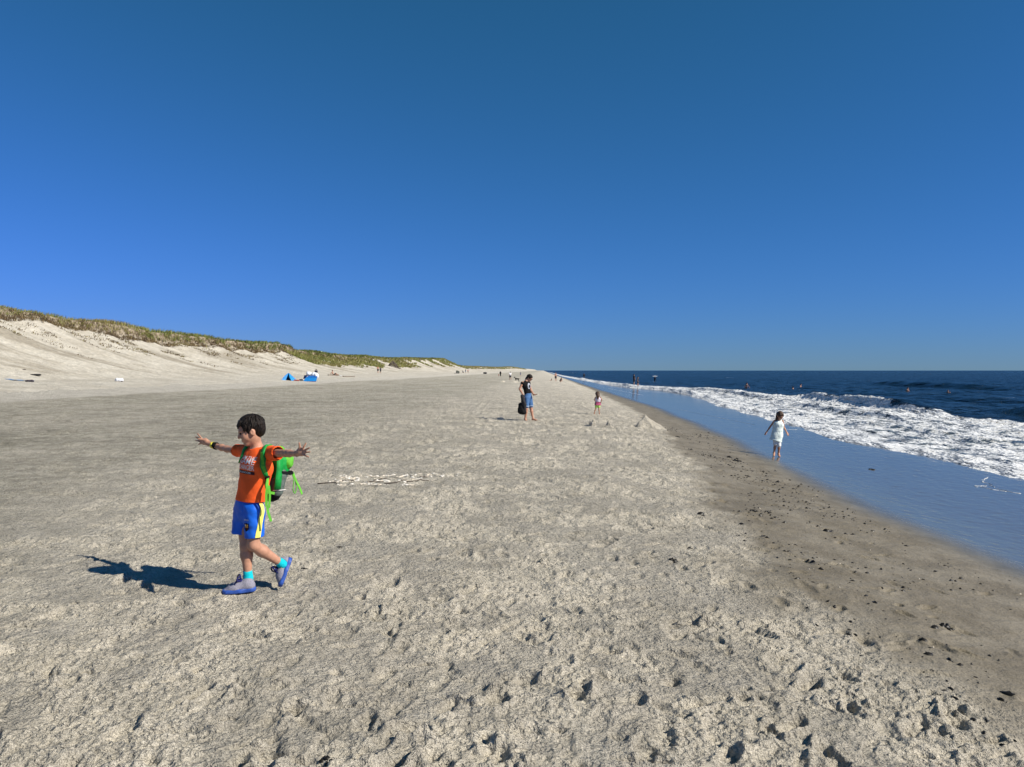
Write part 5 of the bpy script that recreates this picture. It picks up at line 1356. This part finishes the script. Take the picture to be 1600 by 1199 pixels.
# planks beside the sunbather
for (a, b_, c_, d_, lb) in ((513, 587.0, 529, 587.4, 'grey driftwood plank lying in front of the sunbather'), (536.5, 589.1, 553, 589.4, 'darker driftwood plank lying beyond the white bundle')):
    P0, P1 = land(a, b_), land(c_, d_)
    P1 = P0 + (P1 - P0) * 1.0; P0[2] += .05; P1[2] = land_z(P1[0], P1[1]) + .05
    mid_ = .5 * (P0 + P1); mid_[2] = max(mid_[2], land_z(mid_[0], mid_[1]) + .05)
    o = part('driftwood_plank', *ribbon([P0, mid_, P1], A3(0, -.3, 1), .30, .12), M_WOOD, None, smooth=False, origin=P0); tag(o, lb, 'plank')
lump(532, 588.4, 3.4, 1.8, M_WH2, 'beach_bag', 'white bundle between the two driftwood planks', 'bag', 15)
# driftwood teepee
p = land(615, 581.6); k = p[1] / F_PX
TP = thing('driftwood_teepee', 'teepee of grey driftwood poles leaning together on the sand below the dune', 'shelter', p)
rt = random.Random(5); apx = p + A3(-1.2 * k, 0, 9.0 * k)
for i in range(26):
    a = i / 26 * 6.283 + rt.uniform(-.1, .1); R = 10.5 * k * rt.uniform(.75, 1.05)
    ft = p + A3(R * math.cos(a), .55 * R * math.sin(a), 0); ft[2] = land_z(ft[0], ft[1]) - .05
    tp_ = apx + A3(rt.uniform(-.25, .25), rt.uniform(-.2, .2), rt.uniform(-.15, .35)); md = .5 * (ft + tp_) + A3(rt.uniform(-.1, .1), 0, rt.uniform(-.05, .1))
    part('pole', *tube([ft, md, tp_], [.085, .07, .045], 6), M_WOOD if i % 3 else M_WOODD, TP)
ft = p + A3(13 * k, -.4, 0); ft[2] = land_z(ft[0], ft[1]) + .06
part('pole', *tube([ft, p + A3(5 * k, -.3, 1.4 * k)], [.06, .08], 6), M_WOOD, TP)
# the dog on the far beach
p = land(808, 596.8); k = p[1] / F_PX
q = lambda a, b_, c_: p + A3(a, b_, c_)
pr = [cone(q(-.28, 0, .52), q(.22, 0, .55), .12, .14, .06), cone(q(.22, 0, .55), q(.26, 0, .45), .13, .10, .05), cone(q(.28, 0, .60), q(.42, 0, .78), .085, .07, .05), ell(q(.46, 0, .82), A3(.11, .075, .08), k=.03), cone(q(.50, 0, .81), q(.64, 0, .77), .055, .035, .03),
      cone(q(.42, .05, .88), q(.38, .07, .96), .03, .012, .02), cone(q(.42, -.05, .88), q(.38, -.07, .96), .03, .012, .02), cone(q(-.34, 0, .56), q(-.52, 0, .66), .03, .02, .03), cone(q(-.52, 0, .66), q(-.62, 0, .82), .02, .012, .02)]
for sy_ in (-.08, .08):
    pr += [cone(q(.24, sy_, .48), q(.25, sy_, .24), .055, .035, .03), cone(q(.25, sy_, .24), q(.24, sy_, .03), .033, .028, .02), cone(q(.24, sy_, .03), q(.30, sy_, .02), .028, .022, .02)]
    pr += [cone(q(-.28, sy_, .48), q(-.20, sy_, .30), .075, .05, .03), cone(q(-.20, sy_, .30), q(-.34, sy_, .20), .048, .032, .02), cone(q(-.34, sy_, .20), q(-.32, sy_, .03), .03, .026, .02), cone(q(-.32, sy_, .03), q(-.26, sy_, .02), .026, .022, .02)]
V, F = skin(pr, .02)
sc_ = 8.0 * k / .96; V = p + (V - p) * sc_ * np.array([-1, 1, 1]); F = F[:, ::-1].copy()
DG = thing('dog', 'black dog standing on the far beach by the dug sand heaps', 'dog', p)
part('body', V, F, mat('fur_black', (.02, .018, .016), .8, .4, 30, .004), DG)

# ------------------------------------------------------------------ sand heaps and castles
def mound(px, py, wpx, hpx, kind, seed, label, cat='sandcastle', group=None):
    p = land(px, py); k = p[1] / F_PX; R, Hh = wpx * k / 2, hpx * k
    nr, na = 26, 44
    V = []
    for i in range(nr):
        u = i / (nr - 1)
        for j in range(na):
            a = 2 * math.pi * j / na
            r_ = R * u * (1 + .16 * math.sin(2 * a + seed) + .10 * math.sin(5 * a + 2 * seed))
            if kind == 'cone': hz = Hh * (max(0, (1 - u)) ** .95 - .06 * math.sin(3 * a) * u * (1 - u))
            elif kind == 'bucket': hz = Hh * (1 - float(sstep(.50, .64, u))) + Hh * .12 * (1 - u)
            elif kind == 'spire': hz = Hh * (math.exp(-(u / .22) ** 2) * .75 + .30 * max(0, 1 - u))
            else: hz = Hh * max(0, 1 - u ** 1.6)
            V.append((p[0] + r_ * math.cos(a) - (.38 * R * (1 - u) if kind == 'cone' and wpx > 30 else 0), p[1] + .9 * r_ * math.sin(a), hz))
    V = np.array(V); nz = fbm((V[:, 0]) * 6 / max(R, .15) * .3, V[:, 1] * 6 / max(R, .15) * .3, seed, 4)
    u_ = np.repeat(np.arange(nr) / (nr - 1), na)
    V[:, 2] = V[:, 2] * (1 + .18 * nz) + Hh * .09 * nz * (1 - u_)
    V[:, 2] += np.array([land_z(a, b_) for a, b_ in V[:, :2]]) - .03 * u_ ** 2
    F = [(i * na + j, i * na + (j + 1) % na, (i + 1) * na + (j + 1) % na, (i + 1) * na + j) for i in range(nr - 1) for j in range(na)]
    F = np.array(F)[:, ::-1].copy()
    o = part('sandcastle' if cat == 'sandcastle' else 'sand_heap', V, F[:, ::-1].copy(), m_sand, None, origin=p, attrs={'crumb': np.full(len(V), .9)}); tag(o, label, cat, group); return o
mound(1017, 669.5, 46, 16.5, 'cone', 1, 'tall steep sand cone with a deep shaded side near the damp sand')
mound(925.5, 665.8, 15, 8.0, 'bucket', 2, 'short drum shaped sandcastle tower on trampled sand')
mound(951, 667.0, 22, 9.5, 'spire', 3, 'slender broken sand spire between the drum tower and the tall cone')
mound(963, 670.5, 26, 3.2, 'heap', 4, 'low lumpy sand heap at the foot of the broken spire', 'sand heap')
mound(996, 671.5, 26, 3.0, 'heap', 5, 'flat heap of loose sand beside the tall steep cone', 'sand heap')
mound(853, 664.6, 11, 7.0, 'spire', 6, 'little pointed sandcastle standing alone by the woman in black')
mound(785.5, 597.2, 9, 2.4, 'heap', 7, 'dark edged dug sand heap near the person in white shirt', 'sand heap')
mound(804, 597.6, 14, 2.6, 'cone', 8, 'pale dug sand heap under the black dog', 'sand heap')

# ------------------------------------------------------------------ shells and sticks laid out as writing on the sand
def shell_mesh(seed):
    r = random.Random(seed); V, F = [], []
    nr, na = 5, 10
    for i in range(nr):
        u = i / (nr - 1)
        for j in range(na):
            a = 2 * math.pi * j / na; rr_ = u * (1 + .12 * math.cos(a)) * (1 + .05 * r.random())
            V.append((rr_ * math.cos(a), .72 * rr_ * math.sin(a), .42 * (1 - u ** 2) * (1 + .06 * math.cos(6 * a))))
    for i in range(nr - 1):
        for j in range(na): F.append((i * na + j, (i + 1) * na + j, (i + 1) * na + (j + 1) % na, i * na + (j + 1) % na))
    V = np.array(V); n = len(V); V2 = V.copy(); V2[:, 2] -= .10
    F = np.array(F); me = new_mesh('shell', np.vstack([V, V2]), np.vstack([F, F[:, ::-1] + n])); shade(me, True); return me
M_SHELL = [mat('shell_white', (.70, .66, .59), .6, .15, 3), mat('shell_cream', (.66, .58, .47), .55, .2, 3)]
shells = []
for i in range(4):
    me = shell_mesh(i); me.materials.append(M_SHELL[i % 2]); shells.append(me)
def lay_shell(px, py, size, r, label, group):
    p = ground_hit(px, py); z_ = ground(p[0], p[1])
    o = bpy.data.objects.new('shell', r.choice(shells)); COL.objects.link(o)
    o.location = (p[0], p[1], z_ + size * .06); o.scale = (size, size, size); o.rotation_euler = (r.uniform(-.25, .25), r.uniform(-.25, .25), r.uniform(0, 6.28))
    tag(o, label, 'shell', group)
rs_ = random.Random(3)
zx = lambda a, b_: (480 + a * 260 / 1600, 720 + b_ * 60 / 369)
strokes = [[(310, 155), (330, 140), (400, 152), (490, 135), (520, 150)], [(570, 150), (600, 135), (640, 150), (680, 135)], [(700, 152), (740, 135), (800, 140), (850, 130)], [(860, 150), (920, 140), (955, 132), (965, 150)], [(990, 155), (1040, 135), (1090, 130), (1100, 150)], [(1130, 150), (1180, 132), (1190, 150)], [(1200, 138), (1260, 135)],
           [(290, 190), (360, 178), (430, 172), (490, 175), (500, 190), (430, 192), (300, 205)], [(190, 197), (270, 190)], [(620, 210), (680, 185), (760, 186), (790, 200), (700, 205)], [(870, 190), (910, 180), (960, 195)], [(990, 170), (1050, 165), (1080, 175), (1000, 185)], [(1140, 150), (1190, 160)], [(1080, 165), (1140, 160)],
           [(290, 240), (380, 236)], [(420, 236), (490, 238)], [(510, 212), (600, 215)], [(520, 240), (690, 240)], [(700, 240), (770, 232)], [(910, 240), (1030, 242)], [(1290, 155), (1330, 130), (1365, 130), (1350, 145)], [(1370, 160), (1410, 145), (1450, 150)], [(1440, 125), (1470, 122)], [(930, 212), (1000, 200)], [(1190, 195), (1215, 190)], [(280, 215), (330, 200), (380, 195), (440, 200)]]
n_sh = 0
for st in strokes:
    for (a, b_) in zip(st[:-1], st[1:]):
        L_ = math.hypot(b_[0] - a[0], (b_[1] - a[1]) * 2.5); k_ = max(2, int(L_ / 13))
        for i in range(k_):
            u = (i + rs_.uniform(.1, .9)) / k_
            X_, Y_ = zx(a[0] + (b_[0] - a[0]) * u + rs_.uniform(-3, 3), a[1] + (b_[1] - a[1]) * u + rs_.uniform(-3, 3))
            if n_sh < 290: lay_shell(X_, Y_, rs_.uniform(.018, .034), rs_, 'small white shell in the line of letters laid out on the sand', 'shells laid out as writing on the sand'); n_sh += 1
sticks = [([(100, 228), (200, 222), (265, 222), (285, 236)], 'crooked dark stick at the open end of the shell letters'), ([(340, 203), (400, 195), (455, 202)], 'short pale bent twig under the looped shell letter'), ([(640, 190), (700, 180), (770, 176)], 'thin straight stick above the middle shell loop'),
          ([(570, 208), (650, 211), (740, 214)], 'thick dark stick crossing below the middle shell loop'), ([(745, 238), (820, 225), (895, 217)], 'long thin stick slanting off the thick dark one'), ([(900, 186), (960, 192)], 'stubby dark stick beside the small shell hook'), ([(960, 205), (1060, 194), (1170, 192)], 'long pale stick under the last shell letters'), ([(1080, 162), (1190, 164)], 'short dark stick between the last shell letters')]
for pts_, lb in sticks:
    P3 = []
    for a in pts_:
        p = ground_hit(*zx(*a)); P3.append(A3(p[0], p[1], ground(p[0], p[1]) + .012))
    P3 = smooth_path(P3, 4)
    for q_ in P3: q_[2] = max(q_[2], ground(q_[0], q_[1]) + .010)
    o = part('stick', *tube(P3, np.linspace(.009, .005, len(P3)), 6), M_WOODD, None, origin=P3[0]); tag(o, lb, 'stick')

# ------------------------------------------------------------------ wrack: dark weed scraps and pebbles on the damp slope
def scrap_mesh(seed):
    r = np.random.default_rng(seed); V, F = [], []
    nl, na = 5, 8
    V.append((0, 0, .55))
    for i in range(1, nl):
        u = i / (nl - 1)
        for j in range(na):
            a = 2 * math.pi * j / na; rr_ = u * r.uniform(.6, 1.25)
            V.append((rr_ * math.cos(a), .6 * rr_ * math.sin(a), .55 * (1 - u ** 2) * r.uniform(.5, 1.3) - (.1 if i == nl - 1 else 0)))
    for j in range(na): F.append((0, 1 + j, 1 + (j + 1) % na))
    for i in range(nl - 2):
        for j in range(na):
            a, b_ = 1 + i * na + j, 1 + i * na + (j + 1) % na; F.append((a, a + na, b_ + na, b_))
    return np.array(V), F
M_WEED = mat('bladder_wrack', (.012, .010, .007), .45, .5, 6)
M_PEB = mat('pebble_pale', (.42, .37, .30), .6, .3, 2)
scr = []
for i in range(6):
    v, f = scrap_mesh(i); me = new_mesh('seaweed_scrap', v, f); shade(me, True); me.materials.append(M_WEED); scr.append(me)
peb = []
for i in range(3):
    v, f = scrap_mesh(40 + i); me = new_mesh('pebble', v * np.array([1, 1, 1.3]), f); shade(me, True); me.materials.append(M_PEB); peb.append(me)
rw = np.random.default_rng(77)
def wrack_spot():
    while True:
        y_ = 3.3 + 26 * rw.random() ** 2.0
        e0, e1 = float(np.interp(y_, DAMP_Y, DAMP_T)), float(np.interp(y_, WET_Y, WET_T))
        t_ = e0 + (e1 - e0) * rw.beta(1.5, 1.7) * 1.05
        x_ = t_ + SHORE * y_
        if perlin(x_ * .9, y_ * .5, 171) + .5 * perlin(x_ * 3, y_ * 1.2, 172) + rw.normal(0, .18) < .08: continue
        if (x_ - .02) / y_ < .70: return x_, y_
def place(me, x_, y_, sz, name, tilt=.2):
    o = bpy.data.objects.new(name, me); COL.objects.link(o); o.location = (x_, y_, ground(x_, y_) - .001)
    o.scale = (sz, sz * rw.uniform(.6, 1.2), sz * rw.uniform(.6, 1.2)); o.rotation_euler = (rw.uniform(-tilt, tilt), rw.uniform(-tilt, tilt), rw.uniform(0, 6.28)); return o
spots = sorted([wrack_spot() for _ in range(1050)], key=lambda q_: q_[1])
for (x_, y_) in spots[:290]:
    tag(place(scr[rw.integers(6)], x_, y_, rw.gamma(1.7, .0062) + .005, 'seaweed_scrap'), 'small dark scrap of seaweed on the damp brown sand', 'seaweed', 'seaweed scraps strewn over the damp sand')
VV, FF, o_ = [], [], 0
for (x_, y_) in spots[290:]:
    v, f = scrap_mesh(int(rw.integers(1000))); sz = rw.gamma(1.8, .0068) + .006
    VV.append(v * sz + A3(x_, y_, ground(x_, y_))); FF += [tuple(i + o_ for i in q_) for q_ in f]; o_ += len(v)
tag(part('seaweed_litter', np.vstack(VV), FF, M_WEED), 'fine dark seaweed litter along the wet margin farther off', 'seaweed', kind='stuff')
for _ in range(60):
    x_, y_ = wrack_spot()
    tag(place(peb[rw.integers(3)], x_, y_, rw.uniform(.008, .018), 'pebble'), 'small pale pebble on the damp brown sand', 'pebble', 'pale pebbles on the damp sand')
for (px, py, sz, lb) in ((1152, 721, .13, 'dark clump of seaweed lying where dry sand meets damp, before the girl'), (1178, 800, .07, 'dark clump of seaweed half sunk in a scrape of damp sand'), (1200, 801, .06, 'flat dark weed clump beside the sunken one on damp sand'), (1053, 876, .06, 'dark feathery clump alone on the dry churned sand'), (1078, 853, .035, 'small black clump alone on bright dry sand'),
                         (1362, 734, .10, 'dark weed clump lying on the shining wet sand'), (1479, 979, .06, 'round dark weed clump in a pit of damp sand'), (531, 857, .035, 'small dark scrap on dry sand beyond the boy in orange'), (476, 889, .04, 'dark scrap behind the heel of the boy in orange'), (1059, 683, .10, 'dark weed clump near the tall sand cone'), (512, 1191, .04, 'brown leaf scrap on the churned foreground sand')):
    p = ground_hit(px, py)
    T_ = thing('seaweed_clump', lb, 'seaweed', A3(p[0], p[1], ground(p[0], p[1])))
    for i in range(7):
        v, f = scrap_mesh(200 + i + int(px)); a = i * 2.4; rr_ = sz * .55 * (i > 0)
        c_ = A3(p[0] + rr_ * math.cos(a), p[1] + rr_ * math.sin(a), 0); c_[2] = ground(c_[0], c_[1]) - .002
        R = Matrix.Rotation(a, 3, 'Z'); v = np.array([np.array(R @ Vector(q_)) for q_ in v])
        part('frond', v * sz * (.6 if i == 0 else .42) + c_, f, M_WEED, T_)
